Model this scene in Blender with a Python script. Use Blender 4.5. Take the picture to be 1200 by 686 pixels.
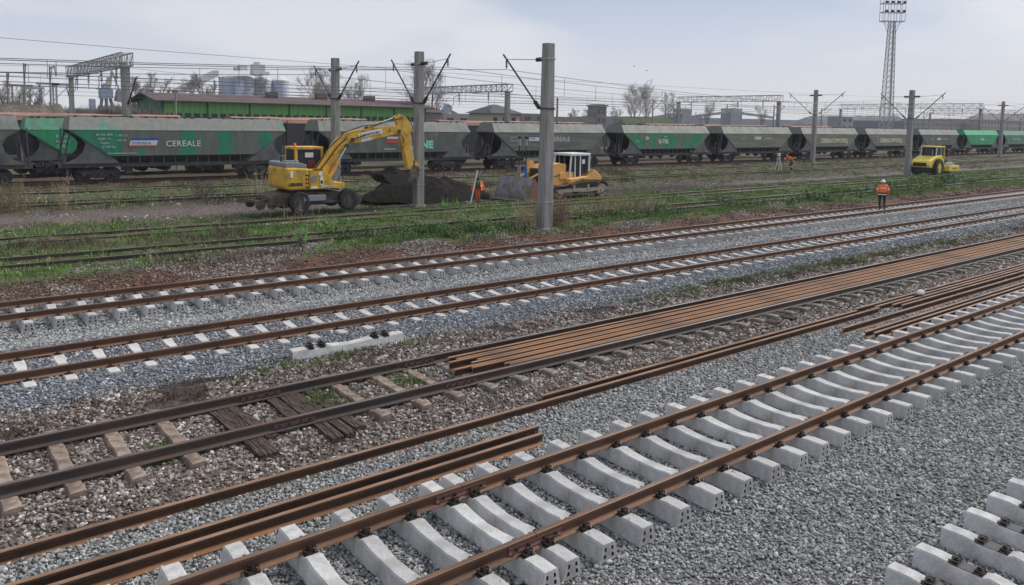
import bpy, math, random
import numpy as np
from mathutils import Vector, Matrix
for o in list(bpy.data.objects): bpy.data.objects.remove(o)
random.seed(7); RNG = np.random.default_rng(7)
S = bpy.context.scene; C = S.collection
R = math.radians
# ---------------------------------------------------------------- camera
CH = 4.82
F, CY, YAW, PITCH, ROLL = 900.4, 221.1, .667623, .0877858, .017449
_f = Vector((math.sin(YAW)*math.cos(PITCH), math.cos(YAW)*math.cos(PITCH), -math.sin(PITCH)))
_r0 = Vector((math.cos(YAW), -math.sin(YAW), 0)); _u0 = _r0.cross(_f)
_r = _r0*math.cos(ROLL)+_u0*math.sin(ROLL); _u = _r.cross(_f)
cd = bpy.data.cameras.new('camera'); cam = bpy.data.objects.new('camera', cd); C.objects.link(cam)
cam.matrix_world = Matrix(((_r.x, _u.x, -_f.x, 0), (_r.y, _u.y, -_f.y, 0), (_r.z, _u.z, -_f.z, CH), (0, 0, 0, 1)))
cd.sensor_width = 36; cd.lens = F/1200*36; cd.shift_y = -(343-CY)/1200; cd.clip_start = .1; cd.clip_end = 9000
S.camera = cam
def at(x, y, Y):            # world point seen at photo pixel (x, y) at cross-track distance Y
    v = _r*((x-600)/F) - _u*((y-CY)/F) + _f
    v = v*(Y/v.y); return Vector((v.x, v.y, v.z+CH))
# ---------------------------------------------------------------- world
W = bpy.data.worlds.new('World'); S.world = W; W.use_nodes = True
SUN_EL, SUN_AZ = R(42), R(100)      # azimuth clockwise from +Y
nt = W.node_tree; nt.nodes.clear()
def N(t, **k):
    n = nt.nodes.new(t)
    for a, b in k.items(): setattr(n, a, b)
    return n
out = N('ShaderNodeOutputWorld'); bg = N('ShaderNodeBackground'); bg.inputs[1].default_value = .1
sky = N('ShaderNodeTexSky'); sky.sky_type = 'NISHITA'; sky.sun_disc = False
sky.sun_elevation = SUN_EL; sky.sun_rotation = SUN_AZ; sky.air_density = 1.0; sky.dust_density = 2.0
tc = N('ShaderNodeTexCoord'); mp = N('ShaderNodeMapping'); mp.inputs['Scale'].default_value = (1, 1, 3.2)
mp.inputs['Rotation'].default_value = (0, R(3), 0)
n1 = N('ShaderNodeTexNoise'); n1.inputs['Scale'].default_value = 1.9; n1.inputs['Detail'].default_value = 8; n1.inputs['Roughness'].default_value = .45
r1 = N('ShaderNodeValToRGB'); r1.color_ramp.elements[0].position = .45; r1.color_ramp.elements[1].position = .56
r1.color_ramp.elements[0].color = (3.5, 4.0, 5.15, 1); r1.color_ramp.elements[1].color = (5.3, 5.42, 5.95, 1)
sep = N('ShaderNodeSeparateXYZ'); mr = N('ShaderNodeMapRange'); mr.inputs[1].default_value = -.02; mr.inputs[2].default_value = .16
mr.inputs[3].default_value = 1; mr.inputs[4].default_value = 0
mxh = N('ShaderNodeMix', data_type='RGBA'); mxh.inputs[7].default_value = (6.1, 6.15, 6.4, 1)
mx = N('ShaderNodeMix', data_type='RGBA'); mx.inputs[0].default_value = .88
L = nt.links.new
L(tc.outputs['Generated'], mp.inputs[0]); L(mp.outputs[0], n1.inputs[0]); L(n1.outputs[0], r1.inputs[0])
L(tc.outputs['Generated'], sep.inputs[0]); L(sep.outputs[2], mr.inputs[0]); L(mr.outputs[0], mxh.inputs[0])
L(r1.outputs[0], mxh.inputs[6]); L(sky.outputs[0], mx.inputs[6]); L(mxh.outputs[2], mx.inputs[7])
L(mx.outputs[2], bg.inputs[0]); L(bg.outputs[0], out.inputs[0])
sd = bpy.data.lights.new('sun', 'SUN'); sd.energy = 2.7; sd.angle = R(12); sd.color = (1, .955, .88)
sun = bpy.data.objects.new('sun', sd); C.objects.link(sun)
sun.rotation_euler = Vector((math.sin(SUN_AZ)*math.cos(SUN_EL), math.cos(SUN_AZ)*math.cos(SUN_EL), math.sin(SUN_EL))).to_track_quat('Z', 'Y').to_euler()
S.view_settings.view_transform = 'Standard'; S.view_settings.look = 'None'; S.view_settings.exposure = .47; S.view_settings.gamma = 1
S.render.resolution_x = 1024; S.render.resolution_y = 585

# ---------------------------------------------------------------- materials
MATS = {}
def M(name, col, rough=.8, metal=0, col2=None, scale=3, lo=.4, hi=.6, var=.15, vscale=25, bump=0, bscale=60, orand=0, stretch=None, coord='Object', detail=4):
    """procedural paint / stone / steel: colour, a second colour in noise patches, fine value variation, bump"""
    if name in MATS: return MATS[name]
    m = bpy.data.materials.new(name); m.use_nodes = True; t = m.node_tree; b = t.nodes['Principled BSDF']
    b.inputs['Roughness'].default_value = rough; b.inputs['Metallic'].default_value = metal
    n = t.nodes.new; l = t.links.new
    tcn = n('ShaderNodeTexCoord'); mpn = n('ShaderNodeMapping'); l(tcn.outputs[coord], mpn.inputs[0])
    if stretch: mpn.inputs['Scale'].default_value = stretch
    c = n('ShaderNodeRGB'); c.outputs[0].default_value = (*col, 1); src = c.outputs[0]
    oi = n('ShaderNodeObjectInfo')
    if col2:
        z = n('ShaderNodeTexNoise'); z.inputs['Scale'].default_value = scale; z.inputs['Detail'].default_value = detail
        l(mpn.outputs[0], z.inputs[0])
        mr_ = n('ShaderNodeMapRange'); mr_.inputs[1].default_value = lo; mr_.inputs[2].default_value = hi; l(z.outputs[0], mr_.inputs[0])
        x = n('ShaderNodeMix'); x.data_type = 'RGBA'; l(mr_.outputs[0], x.inputs[0]); l(src, x.inputs[6]); x.inputs[7].default_value = (*col2, 1); src = x.outputs[2]
    if var or orand:
        z = n('ShaderNodeTexNoise'); z.inputs['Scale'].default_value = vscale; z.inputs['Detail'].default_value = 5
        l(mpn.outputs[0], z.inputs[0])
        mr_ = n('ShaderNodeMapRange'); mr_.inputs[1].default_value = .25; mr_.inputs[2].default_value = .75
        mr_.inputs[3].default_value = 1-var; mr_.inputs[4].default_value = 1+var; l(z.outputs[0], mr_.inputs[0])
        v = mr_.outputs[0]
        if orand:
            q = n('ShaderNodeMapRange'); q.inputs[3].default_value = 1-orand; q.inputs[4].default_value = 1+orand; l(oi.outputs['Random'], q.inputs[0])
            mu = n('ShaderNodeMath'); mu.operation = 'MULTIPLY'; l(v, mu.inputs[0]); l(q.outputs[0], mu.inputs[1]); v = mu.outputs[0]
        vm = n('ShaderNodeVectorMath'); vm.operation = 'SCALE'; l(src, vm.inputs[0]); l(v, vm.inputs['Scale']); src = vm.outputs[0]
    l(src, b.inputs['Base Color'])
    if bump:
        z = n('ShaderNodeTexNoise'); z.inputs['Scale'].default_value = bscale; z.inputs['Detail'].default_value = 4; l(mpn.outputs[0], z.inputs[0])
        bp = n('ShaderNodeBump'); bp.inputs['Strength'].default_value = bump; bp.inputs['Distance'].default_value = .02
        l(z.outputs[0], bp.inputs['Height']); l(bp.outputs[0], b.inputs['Normal'])
    b.inputs['Specular IOR Level'].default_value = .15 if rough >= .95 else .5
    MATS[name] = m; return m
def stone_mat(name, stops, tint2=None):
    m = bpy.data.materials.new(name); m.use_nodes = True; t = m.node_tree; b = t.nodes['Principled BSDF']; b.inputs['Roughness'].default_value = .9
    n = t.nodes.new; l = t.links.new
    oi = n('ShaderNodeObjectInfo'); rp = n('ShaderNodeValToRGB'); cr = rp.color_ramp
    while len(cr.elements) < len(stops): cr.elements.new(.5)
    for e, (p, c) in zip(cr.elements, stops): e.position = p; e.color = (*c, 1)
    l(oi.outputs['Random'], rp.inputs[0])
    tcn = n('ShaderNodeTexCoord'); z = n('ShaderNodeTexNoise'); z.inputs['Scale'].default_value = 1.3; z.inputs['Detail'].default_value = 5; l(tcn.outputs['Object'], z.inputs[0])
    mr_ = n('ShaderNodeMapRange'); mr_.inputs[1].default_value = .3; mr_.inputs[2].default_value = .7; mr_.inputs[3].default_value = .75; mr_.inputs[4].default_value = 1.25; l(z.outputs[0], mr_.inputs[0])
    vm = n('ShaderNodeVectorMath'); vm.operation = 'SCALE'; l(rp.outputs[0], vm.inputs[0]); l(mr_.outputs[0], vm.inputs['Scale']); l(vm.outputs[0], b.inputs['Base Color'])
    return m
concrete = M('new_concrete', (.46, .46, .455), .85, col2=(.29, .28, .265), scale=4, lo=.42, hi=.72, var=.14, vscale=30, bump=.4, bscale=80, orand=.13, detail=8)
concrete_t3 = M('dusty_concrete', (.47, .46, .44), .9, col2=(.30, .28, .25), scale=4, lo=.45, hi=.7, var=.15, vscale=30, orand=.12)
hole_m = M('hole_shade', (.06, .06, .065), .95, var=0)
old_conc = M('old_concrete', (.30, .235, .195), .95, col2=(.17, .13, .105), scale=6, var=.2, vscale=50, bump=.5, bscale=70, orand=.12)
old_conc_grey = M('old_grey_concrete', (.25, .235, .21), .95, col2=(.14, .125, .10), scale=6, var=.2, vscale=50, bump=.4, bscale=70, orand=.12)
wood = M('rotten_timber', (.13, .10, .085), .95, col2=(.03, .024, .02), scale=9, lo=.4, hi=.6, var=.35, vscale=30, bump=.8, bscale=30, stretch=(6, .5, 2), orand=.15)
rust = M('rust_rail', (.085, .040, .020), .75, col2=(.045, .026, .018), scale=4, lo=.4, hi=.62, var=.25, vscale=60, bump=.2, orand=.1, stretch=(.25, 1, 1))
rust_bright = M('bright_rust_rail', (.25, .125, .06), .85, col2=(.14, .075, .042), scale=3, lo=.45, hi=.65, var=.2, vscale=60, orand=.12, stretch=(.2, 1, 1))
rust_dark = M('dull_rust_rail', (.085, .058, .046), .7, col2=(.055, .042, .038), scale=4, var=.2, vscale=60, orand=.1, stretch=(.25, 1, 1))
rail_head = M('worn_rail_head', (.13, .115, .11), .5, .3, col2=(.11, .06, .035), scale=2, var=.15, stretch=(.2, 1, 1))
head_rusty = M('lightly_rusted_head', (.19, .13, .10), .6, .2, col2=(.13, .07, .04), scale=2, lo=.4, hi=.6, var=.15, stretch=(.15, 1, 1))
rail_cut = M('rail_end_cut', (.30, .23, .19), .6, .3)
clip_m = M('fastening_steel', (.02, .017, .016), .5, .3, col2=(.035, .024, .02), scale=20)
pad_m = M('rail_pad', (.06, .06, .065), .7)
post_m = M('pole_concrete', (.27, .265, .255), .9, col2=(.165, .155, .145), scale=2.2, lo=.45, hi=.7, stretch=(4, 4, .35), var=.12, vscale=20, bump=.2)
steel_grey = M('galvanised_steel', (.32, .33, .34), .6, .3, var=.15)
steel_dark = M('dark_steel', (.05, .052, .058), .6, .3, var=.2)
insul = M('insulator', (.035, .03, .03), .4)
wire_m = M('wire', (.10, .103, .11), .6, .2)
black = M('black_rubber', (.022, .022, .024), .85, col2=(.06, .05, .04), scale=4, lo=.5, hi=.8, var=.2)
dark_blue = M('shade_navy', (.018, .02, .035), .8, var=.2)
yellow = M('machine_yellow', (.62, .36, .035), .55, col2=(.26, .17, .06), scale=1.8, lo=.5, hi=.72, var=.18, vscale=9, detail=8)
yellow2 = M('roller_yellow', (.74, .58, .08), .5, col2=(.5, .4, .12), scale=2, lo=.5, hi=.8, var=.1)
orange_y = M('dozer_orange', (.68, .36, .10), .6, col2=(.5, .29, .12), scale=2.5, lo=.48, hi=.75, var=.15)
mud_metal = M('muddy_steel', (.13, .10, .08), .85, col2=(.07, .058, .05), scale=3, var=.25)
blade_m = M('blade_steel', (.24, .235, .235), .6, .2, col2=(.17, .15, .135), scale=2, var=.15)
rustred = M('blade_rust', (.2, .10, .075), .8, var=.2)
cabwhite = M('cab_white', (.62, .63, .64), .5, var=.08)
grey_paint = M('grey_paint', (.22, .23, .25), .6, var=.12)
chrome = M('chrome', (.6, .6, .62), .25, .8, var=0)
glass = M('dark_glass', (.03, .035, .045), .08, 0, var=0)
white_p = M('white_print', (.55, .56, .56), .7, var=.18, vscale=8)
white_w = M('white_paint', (.75, .75, .75), .6, var=.05)
blue_p = M('blue_print', (.03, .08, .30), .7)
red_p = M('red_print', (.35, .07, .05), .7)
blackp = M('black_print', (.02, .02, .02), .7)
cyan_p = M('cyan_graffiti', (.22, .58, .52), .7)
soil = M('dark_soil', (.009, .008, .0075), 1, col2=(.02, .016, .014), scale=3, var=.4, vscale=14, bump=1, bscale=12)
orange_c = M('hi_vis_orange', (.85, .16, .03), .8, var=.08)
refl = M('reflective_strip', (.65, .68, .65), .5, var=0)
green_c = M('green_shirt', (.03, .16, .08), .9); navy_c = M('navy_cloth', (.018, .02, .032), .9); red_c = M('red_trousers', (.55, .10, .04), .9)
skin_m = M('skin', (.35, .2, .14), .6); boot_m = M('boots', (.03, .025, .02), .8); hair_m = M('hair', (.03, .022, .018), .8); dred = M('maroon_cloth', (.11, .03, .03), .9)
# ---------------------------------------------------------------- mesh builder
class MB:
    def __init__(s): s.v = []; s.f = []; s.m = []; s.mats = []
    def mi(s, m):
        if m is None: return 0
        if m not in s.mats: s.mats.append(m)
        return s.mats.index(m)
    def add(s, vs, fs, m=None):
        o = len(s.v); s.v += [tuple(v) for v in vs]; i = s.mi(m)
        for f in fs: s.f.append(tuple(o+k for k in f)); s.m.append(i)
        return s
    def box(s, x0, x1, y0, y1, z0, z1, m=None):
        return s.add([(x0,y0,z0),(x1,y0,z0),(x1,y1,z0),(x0,y1,z0),(x0,y0,z1),(x1,y0,z1),(x1,y1,z1),(x0,y1,z1)],
                     [(0,3,2,1),(4,5,6,7),(0,1,5,4),(1,2,6,5),(2,3,7,6),(3,0,4,7)], m)
    def bar(s, a, b, w, h=None, m=None, up=(0,0,1)):
        a, b = Vector(a), Vector(b); d = (b-a).normalized(); h = h or w; up = Vector(up)
        if abs(d.dot(up)) > .97: up = Vector((1,0,0)) if abs(d.x) < .9 else Vector((0,1,0))
        sx = d.cross(up).normalized()*w/2; sy = sx.cross(d).normalized()*h/2
        vs = [p+i*sx+j*sy for p in (a, b) for i, j in ((-1,-1),(1,-1),(1,1),(-1,1))]
        return s.add(vs, [(0,1,2,3),(7,6,5,4),(0,4,5,1),(1,5,6,2),(2,6,7,3),(3,7,4,0)], m)
    def tube(s, pts, rs, n=6, m=None, caps=True):
        pts = [Vector(p) for p in pts]
        if not hasattr(rs, '__len__'): rs = [rs]*len(pts)
        vs = []; fs = []; ref = None
        for i, p in enumerate(pts):
            d = (pts[min(i+1, len(pts)-1)]-pts[max(i-1, 0)]).normalized()
            if ref is None: ref = Vector((0,0,1)) if abs(d.z) < .9 else Vector((1,0,0))
            a = d.cross(ref).normalized(); b = a.cross(d).normalized()
            for k in range(n):
                t = 2*math.pi*k/n; vs.append(p+(a*math.cos(t)+b*math.sin(t))*rs[i])
        for i in range(len(pts)-1):
            for k in range(n):
                fs.append((i*n+k, i*n+(k+1) % n, (i+1)*n+(k+1) % n, (i+1)*n+k))
        if caps: fs.append(tuple(range(n))[::-1]); fs.append(tuple((len(pts)-1)*n+k for k in range(n)))
        return s.add(vs, fs, m)
    def prism(s, poly, y0, y1, m=None, axis='y', cut=None):
        """extrude polygon; axis y: poly in (x,z); axis x: poly in (y,z); axis z: poly in (x,y)"""
        n = len(poly)
        def mk(p, t): return {'y': (p[0], t, p[1]), 'x': (t, p[0], p[1]), 'z': (p[0], p[1], t)}[axis]
        vs = [mk(p, y0) for p in poly]+[mk(p, y1) for p in poly]
        s.add(vs, [(k, (k+1) % n, n+(k+1) % n, n+k) for k in range(n)], m)
        o = len(s.v)-2*n; i = s.mi(cut or m)
        s.f.append(tuple(o+k for k in range(n))[::-1]); s.m.append(i); s.f.append(tuple(o+n+k for k in range(n))); s.m.append(i)
        return s
    def mesh(s, name, m=None, smooth=False):
        me = bpy.data.meshes.new(name); me.from_pydata(s.v, [], s.f)
        for q in (s.mats or [m]): me.materials.append(q)
        if s.mats: me.polygons.foreach_set('material_index', s.m)
        if smooth: me.polygons.foreach_set('use_smooth', [True]*len(me.polygons))
        me.update(); return me
    def build(s, name, m=None, parent=None, loc=(0,0,0), rz=0, smooth=False, fix=True, bevel=0):
        me = s.mesh(name, m, smooth)
        if fix:
            import bmesh
            bm = bmesh.new(); bm.from_mesh(me); bmesh.ops.recalc_face_normals(bm, faces=bm.faces); bm.to_mesh(me); bm.free()
        o = link(name, me, parent, loc, rz)
        if bevel:
            b = o.modifiers.new('bevel', 'BEVEL'); b.width = bevel; b.segments = 2; b.limit_method = 'ANGLE'; b.angle_limit = R(35)
        return o
def link(name, data, parent=None, loc=(0,0,0), rz=0):
    o = bpy.data.objects.new(name, data); C.objects.link(o); o.location = loc; o.rotation_euler = (0, 0, rz)
    if parent: o.parent = parent
    return o
def tag(o, label=None, cat=None, group=None, kind=None):
    if label: o['label'] = label
    if cat: o['category'] = cat
    if group: o['group'] = group
    if kind: o['kind'] = kind
    return o
def empty(name, loc, label, cat, group=None, rz=0):
    return tag(link(name, None, None, loc, rz), label, cat, group)
def rename(o, label): o['label'] = label; return o
def copy_tree(o, parent=None):
    c = o.copy(); C.objects.link(c); c.parent = parent
    for ch in [q for q in ALLCH.get(o, o.children)]: copy_tree(ch, c)
    return c
ALLCH = {}
def text(body, size, m, parent, loc, name='lettering', rz=0, sx=1.0, font_offset=.0, sh=0):
    cu = bpy.data.curves.new('t', 'FONT'); cu.body = body; cu.size = size; cu.extrude = .004; cu.resolution_u = 2; cu.offset = font_offset; cu.space_character = 1.05; cu.shear = sh
    to = bpy.data.objects.new('t', cu); C.objects.link(to); bpy.context.view_layer.update()
    me = bpy.data.meshes.new_from_object(to.evaluated_get(bpy.context.evaluated_depsgraph_get())); bpy.data.objects.remove(to)
    me.transform(Matrix.Diagonal((sx, 1, 1, 1))); me.transform(Matrix.Rotation(R(90), 4, 'X')); me.materials.clear(); me.materials.append(m)
    return link(name, me, parent, loc, rz)
# value noise
_G = RNG.random((256, 256))
def vn(x, y):
    x = np.asarray(x, float); y = np.asarray(y, float)
    xi = np.floor(x).astype(int); yi = np.floor(y).astype(int); fx = x-xi; fy = y-yi; fx = fx*fx*(3-2*fx); fy = fy*fy*(3-2*fy)
    g = lambda a, b: _G[a % 256, b % 256]
    return (g(xi, yi)*(1-fx)+g(xi+1, yi)*fx)*(1-fy)+(g(xi, yi+1)*(1-fx)+g(xi+1, yi+1)*fx)*fy
def fbm(x, y, o=4):
    s = 0; a = .5; t = 0
    for k in range(o): s = s+a*vn(x*2**k+17*k, y*2**k+31*k); t += a; a *= .5
    return s/t
PY = [-6, 5.8, 9.0, 9.6, 10.4, 10.9, 13.6, 15, 15.9, 18.9, 19.6, 20.5, 21.4, 23.4, 24.1, 26, 28.3, 31, 33, 36, 38, 41, 45, 50, 54, 64, 72, 110, 200, 9000]
PZ = [-.385, -.385, -.385, -.375, -.34, -.25, -.235, -.225, -.20, -.20, -.29, -.42, -.37, -.34, -.36, -.13, -.15, -.15, -.11, -.15, -.28, -.3, -.2, -.05, .08, .08, -.1, -.3, -.5, -.5]
def gz(x, y, fine=True):
    z = np.interp(y, PY, PZ)
    amp = np.interp(y, [0, 9, 10, 24, 26, 60, 300], [.012, .012, .03, .03, .09, .09, .4])
    # keep beds of the tracks level
    return z+amp*(fbm(np.asarray(x)*.7, np.asarray(y)*.9, 4)-.5)*2
# ---------------------------------------------------------------- ground
def axis(segs):
    a = [segs[0][0]]
    for st, en, d0, gr in segs:
        x = st; d = d0
        while x < en: x += d; d *= gr; a.append(min(x, en))
    return sorted(set(np.round(a, 4)))
xs = np.array([-v for v in axis([(8, 3500, 1, 1.25)])[::-1]]+axis([(-8, 60, .3, 1), (60, 120, .6, 1), (120, 6000, 1, 1.2)]))
xs = np.unique(np.round(xs, 3))
ys = np.array(axis([(-60, -6, 6, 1), (-6, 28, .22, 1), (28, 72, .35, 1), (72, 6000, 1, 1.15)]))
GX, GY = np.meshgrid(xs, ys); GZ = gz(GX, GY)
nx, ny = len(xs), len(ys)
def lerp(a, b, t): return a+(np.asarray(b)-a)*t
def ground_colour(x, y):
    yw = y+(fbm(x*.5, y*.5, 3)-.5)*1.6
    def cols(pts):
        Y = [p[0] for p in pts]; return np.stack([np.interp(yw, Y, [p[1][k] for p in pts]) for k in range(3)], -1)
    gb = (.075, .078, .08); br = (.085, .068, .057); dk = (.05, .04, .035); bl = (.07, .075, .085); red = (.085, .048, .035)
    gr = (.065, .078, .034); road = (.105, .088, .08); tr = (.075, .075, .045); un = (.075, .052, .043); dug = (.035, .028, .025)
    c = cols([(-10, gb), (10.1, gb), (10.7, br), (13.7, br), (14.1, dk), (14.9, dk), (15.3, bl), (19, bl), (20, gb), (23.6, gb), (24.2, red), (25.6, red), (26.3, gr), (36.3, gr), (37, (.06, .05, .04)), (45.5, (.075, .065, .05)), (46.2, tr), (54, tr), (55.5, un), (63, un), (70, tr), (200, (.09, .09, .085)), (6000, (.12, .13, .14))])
    c = np.asarray(c)
    leftroad = np.clip(1-np.abs(yw-42.6)/2.2, 0, 1)*np.clip((27-x)/8, 0, 1)*1.0
    c = c+(np.array(road)-c)*np.clip(leftroad*1.6, 0, 1)[..., None]
    dg = np.clip(2.6-np.abs(yw-39.2), 0, 1)*np.clip((x-20)/4, 0, 1)*.9
    c = c+(np.array(dug)-c)*dg[..., None]
    rd2 = np.clip(1.6-np.abs(yw-40.6), 0, 1)*np.clip((x-50)/10, 0, 1)*.8
    c = c+(np.array((.14, .12, .11))-c)*rd2[..., None]
    return c*(.75+.5*fbm(x*1.3+5, y*1.3, 3))[..., None]
GC = ground_colour(GX, GY)
# soil-pushed rims beside the dug strip
me = bpy.data.meshes.new('ground')
V = np.stack([GX, GY, GZ], -1).reshape(-1, 3)
idx = np.arange(nx*ny).reshape(ny, nx)
Q = np.stack([idx[:-1, :-1], idx[:-1, 1:], idx[1:, 1:], idx[1:, :-1]], -1).reshape(-1, 4)
me.from_pydata(V.tolist(), [], Q.tolist())
ca = me.color_attributes.new('soil_colour', 'FLOAT_COLOR', 'POINT')
ca.data.foreach_set('color', np.concatenate([GC.reshape(-1, 3), np.ones((nx*ny, 1))], 1).ravel().astype('f'))
gm = bpy.data.materials.new('ground_soil'); gm.use_nodes = True; t = gm.node_tree; b = t.nodes['Principled BSDF']; b.inputs['Roughness'].default_value = 1
b.inputs['Specular IOR Level'].default_value = .15
a_ = t.nodes.new('ShaderNodeAttribute'); a_.attribute_name = 'soil_colour'; ge = t.nodes.new('ShaderNodeNewGeometry')
z1 = t.nodes.new('ShaderNodeTexNoise'); z1.inputs['Scale'].default_value = 7; z1.inputs['Detail'].default_value = 6; z1.inputs['Roughness'].default_value = .7
z2 = t.nodes.new('ShaderNodeTexVoronoi'); z2.inputs['Scale'].default_value = 16
m1 = t.nodes.new('ShaderNodeMapRange'); m1.inputs[1].default_value = .3; m1.inputs[2].default_value = .7; m1.inputs[3].default_value = .55; m1.inputs[4].default_value = 1.5
s2 = t.nodes.new('ShaderNodeSeparateColor'); m2 = t.nodes.new('ShaderNodeMapRange'); m2.inputs[3].default_value = .6; m2.inputs[4].default_value = 1.5
mu = t.nodes.new('ShaderNodeMath'); mu.operation = 'MULTIPLY'; sc = t.nodes.new('ShaderNodeVectorMath'); sc.operation = 'SCALE'
bp = t.nodes.new('ShaderNodeBump'); bp.inputs['Distance'].default_value = .04; bp.inputs['Strength'].default_value = .8
k = t.links.new
k(ge.outputs['Position'], z1.inputs[0]); k(ge.outputs['Position'], z2.inputs[0]); k(z1.outputs[0], m1.inputs[0]); k(z2.outputs['Color'], s2.inputs[0]); k(s2.outputs[0], m2.inputs[0])
k(m1.outputs[0], mu.inputs[0]); k(m2.outputs[0], mu.inputs[1]); k(a_.outputs[0], sc.inputs[0]); k(mu.outputs[0], sc.inputs['Scale']); k(sc.outputs[0], b.inputs['Base Color'])
k(z1.outputs[0], bp.inputs['Height']); k(bp.outputs[0], b.inputs['Normal'])
me.materials.append(gm); me.polygons.foreach_set('use_smooth', [True]*len(me.polygons))
tag(link('ground', me), kind='structure')

# ---------------------------------------------------------------- point-instanced stuff (ballast, grass)
def src_coll(name, meshes):
    c = bpy.data.collections.new(name)
    for i, m in enumerate(meshes):
        o = bpy.data.objects.new(f'{name}_source', m); c.objects.link(o)
    return c
def rock_meshes(mat, n=8, flat=.75):
    res = []
    for q in range(n):
        import bmesh
        bm = bmesh.new(); bmesh.ops.create_icosphere(bm, subdivisions=1, radius=.5)
        rr = random.Random(q+int(flat*100))
        ax = Vector((rr.uniform(.75, 1.25), rr.uniform(.6, 1), rr.uniform(.45, .85)*flat/.75))
        # cut with random planes for broken faces
        for v in bm.verts: v.co = Vector((v.co.x*ax.x, v.co.y*ax.y, v.co.z*ax.z))*rr.uniform(.8, 1.15)
        for _ in range(4):
            nrm = Vector((rr.gauss(0, 1), rr.gauss(0, 1), rr.gauss(0, 1))).normalized(); d = rr.uniform(.25, .36)
            for v in bm.verts:
                e = v.co.dot(nrm)-d
                if e > 0: v.co -= nrm*e
        m_ = bpy.data.meshes.new('stone'); bm.to_mesh(m_); bm.free(); m_.materials.append(mat); res.append(m_)
    return res
def scatter(name, pts, scl, rot, coll, nvar, kind='stuff', label=None, cat=None):
    n = len(pts); me = bpy.data.meshes.new(name); me.vertices.add(n); me.vertices.foreach_set('co', np.asarray(pts, 'f').ravel())
    a = me.attributes.new('scl', 'FLOAT_VECTOR', 'POINT'); a.data.foreach_set('vector', np.asarray(scl, 'f').ravel())
    a = me.attributes.new('rot', 'FLOAT_VECTOR', 'POINT'); a.data.foreach_set('vector', np.asarray(rot, 'f').ravel())
    a = me.attributes.new('pick', 'INT', 'POINT'); a.data.foreach_set('value', RNG.integers(0, nvar, n).astype('i'))
    ob = link(name, me); tag(ob, label, cat, kind=kind)
    g = bpy.data.node_groups.new(name, 'GeometryNodeTree')
    g.interface.new_socket('Geometry', in_out='INPUT', socket_type='NodeSocketGeometry'); g.interface.new_socket('Geometry', in_out='OUTPUT', socket_type='NodeSocketGeometry')
    gi = g.nodes.new('NodeGroupInput'); go = g.nodes.new('NodeGroupOutput'); ip = g.nodes.new('GeometryNodeInstanceOnPoints')
    ci = g.nodes.new('GeometryNodeCollectionInfo'); ci.inputs[0].default_value = coll; ci.inputs['Separate Children'].default_value = True; ci.inputs['Reset Children'].default_value = True
    def na(nm, ty):
        q = g.nodes.new('GeometryNodeInputNamedAttribute'); q.data_type = ty; q.inputs[0].default_value = nm; return q.outputs[0]
    l = g.links.new
    l(gi.outputs[0], ip.inputs['Points']); l(ci.outputs[0], ip.inputs['Instance']); ip.inputs['Pick Instance'].default_value = True
    l(na('pick', 'INT'), ip.inputs['Instance Index']); l(na('rot', 'FLOAT_VECTOR'), ip.inputs['Rotation']); l(na('scl', 'FLOAT_VECTOR'), ip.inputs['Scale'])
    l(ip.outputs[0], go.inputs[0])
    md = ob.modifiers.new('scatter', 'NODES'); md.node_group = g
    return ob
FOOT = []          # footprints (x0,x1,y0,y1) that stones keep out of
def wedge(n, y0, y1, margin=1.5, xmax=1e9):
    """random points inside the strip, limited to the part of the yard in front of the camera (plus a margin)"""
    y = RNG.uniform(y0, y1, n); xl = .03*y-margin; xr = np.minimum(3.2*y+margin+2, xmax)
    return y, xl, xr
def ballast(name, y0, y1, dens, size, mat, xmax=1e9, keep=1.0, near=7.0, label=None, mask=None, zoff=0.0):
    # density falls with distance while stones grow slightly; rejection sampled
    A = [];
    x1 = min(3.2*y1+3, xmax)
    n = int(dens*(y1-y0)*(x1+1)); x = RNG.uniform(-1, x1, n); y = RNG.uniform(y0, y1, n)
    d = np.sqrt(x*x+y*y+23); p = np.clip((near/d)**1.1, 0, 1); ok = (RNG.random(n) < p) & (x > .03*y-1.2) & (x < 3.2*y+3)
    if mask is not None: ok &= mask(x, y)
    x, y, d = x[ok], y[ok], d[ok]
    ok = np.ones(len(x), bool)
    for fx0, fx1, fy0, fy1 in FOOT:
        if fy1 < y0 or fy0 > y1: continue
        ok &= ~((x > fx0) & (x < fx1) & (y > fy0) & (y < fy1))
    x, y, d = x[ok], y[ok], d[ok]
    s = size*RNG.lognormal(0, .28, len(x))*np.clip((d/near)**.5, 1, 2.4)
    z = gz(x, y)+RNG.uniform(-.012, .022, len(x))+zoff
    sc = np.stack([s*RNG.uniform(.85, 1.2, len(x)), s*RNG.uniform(.85, 1.2, len(x)), s*RNG.uniform(.8, 1.1, len(x))], -1)
    ro = np.stack([RNG.uniform(-.6, .6, len(x)), RNG.uniform(-.6, .6, len(x)), RNG.uniform(0, 6.28, len(x))], -1)
    print(name, len(x))
    return scatter(name, np.stack([x, y, z], -1), sc, ro, src_coll(name, rock_meshes(mat)), 8, label=label, cat='gravel')
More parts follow.
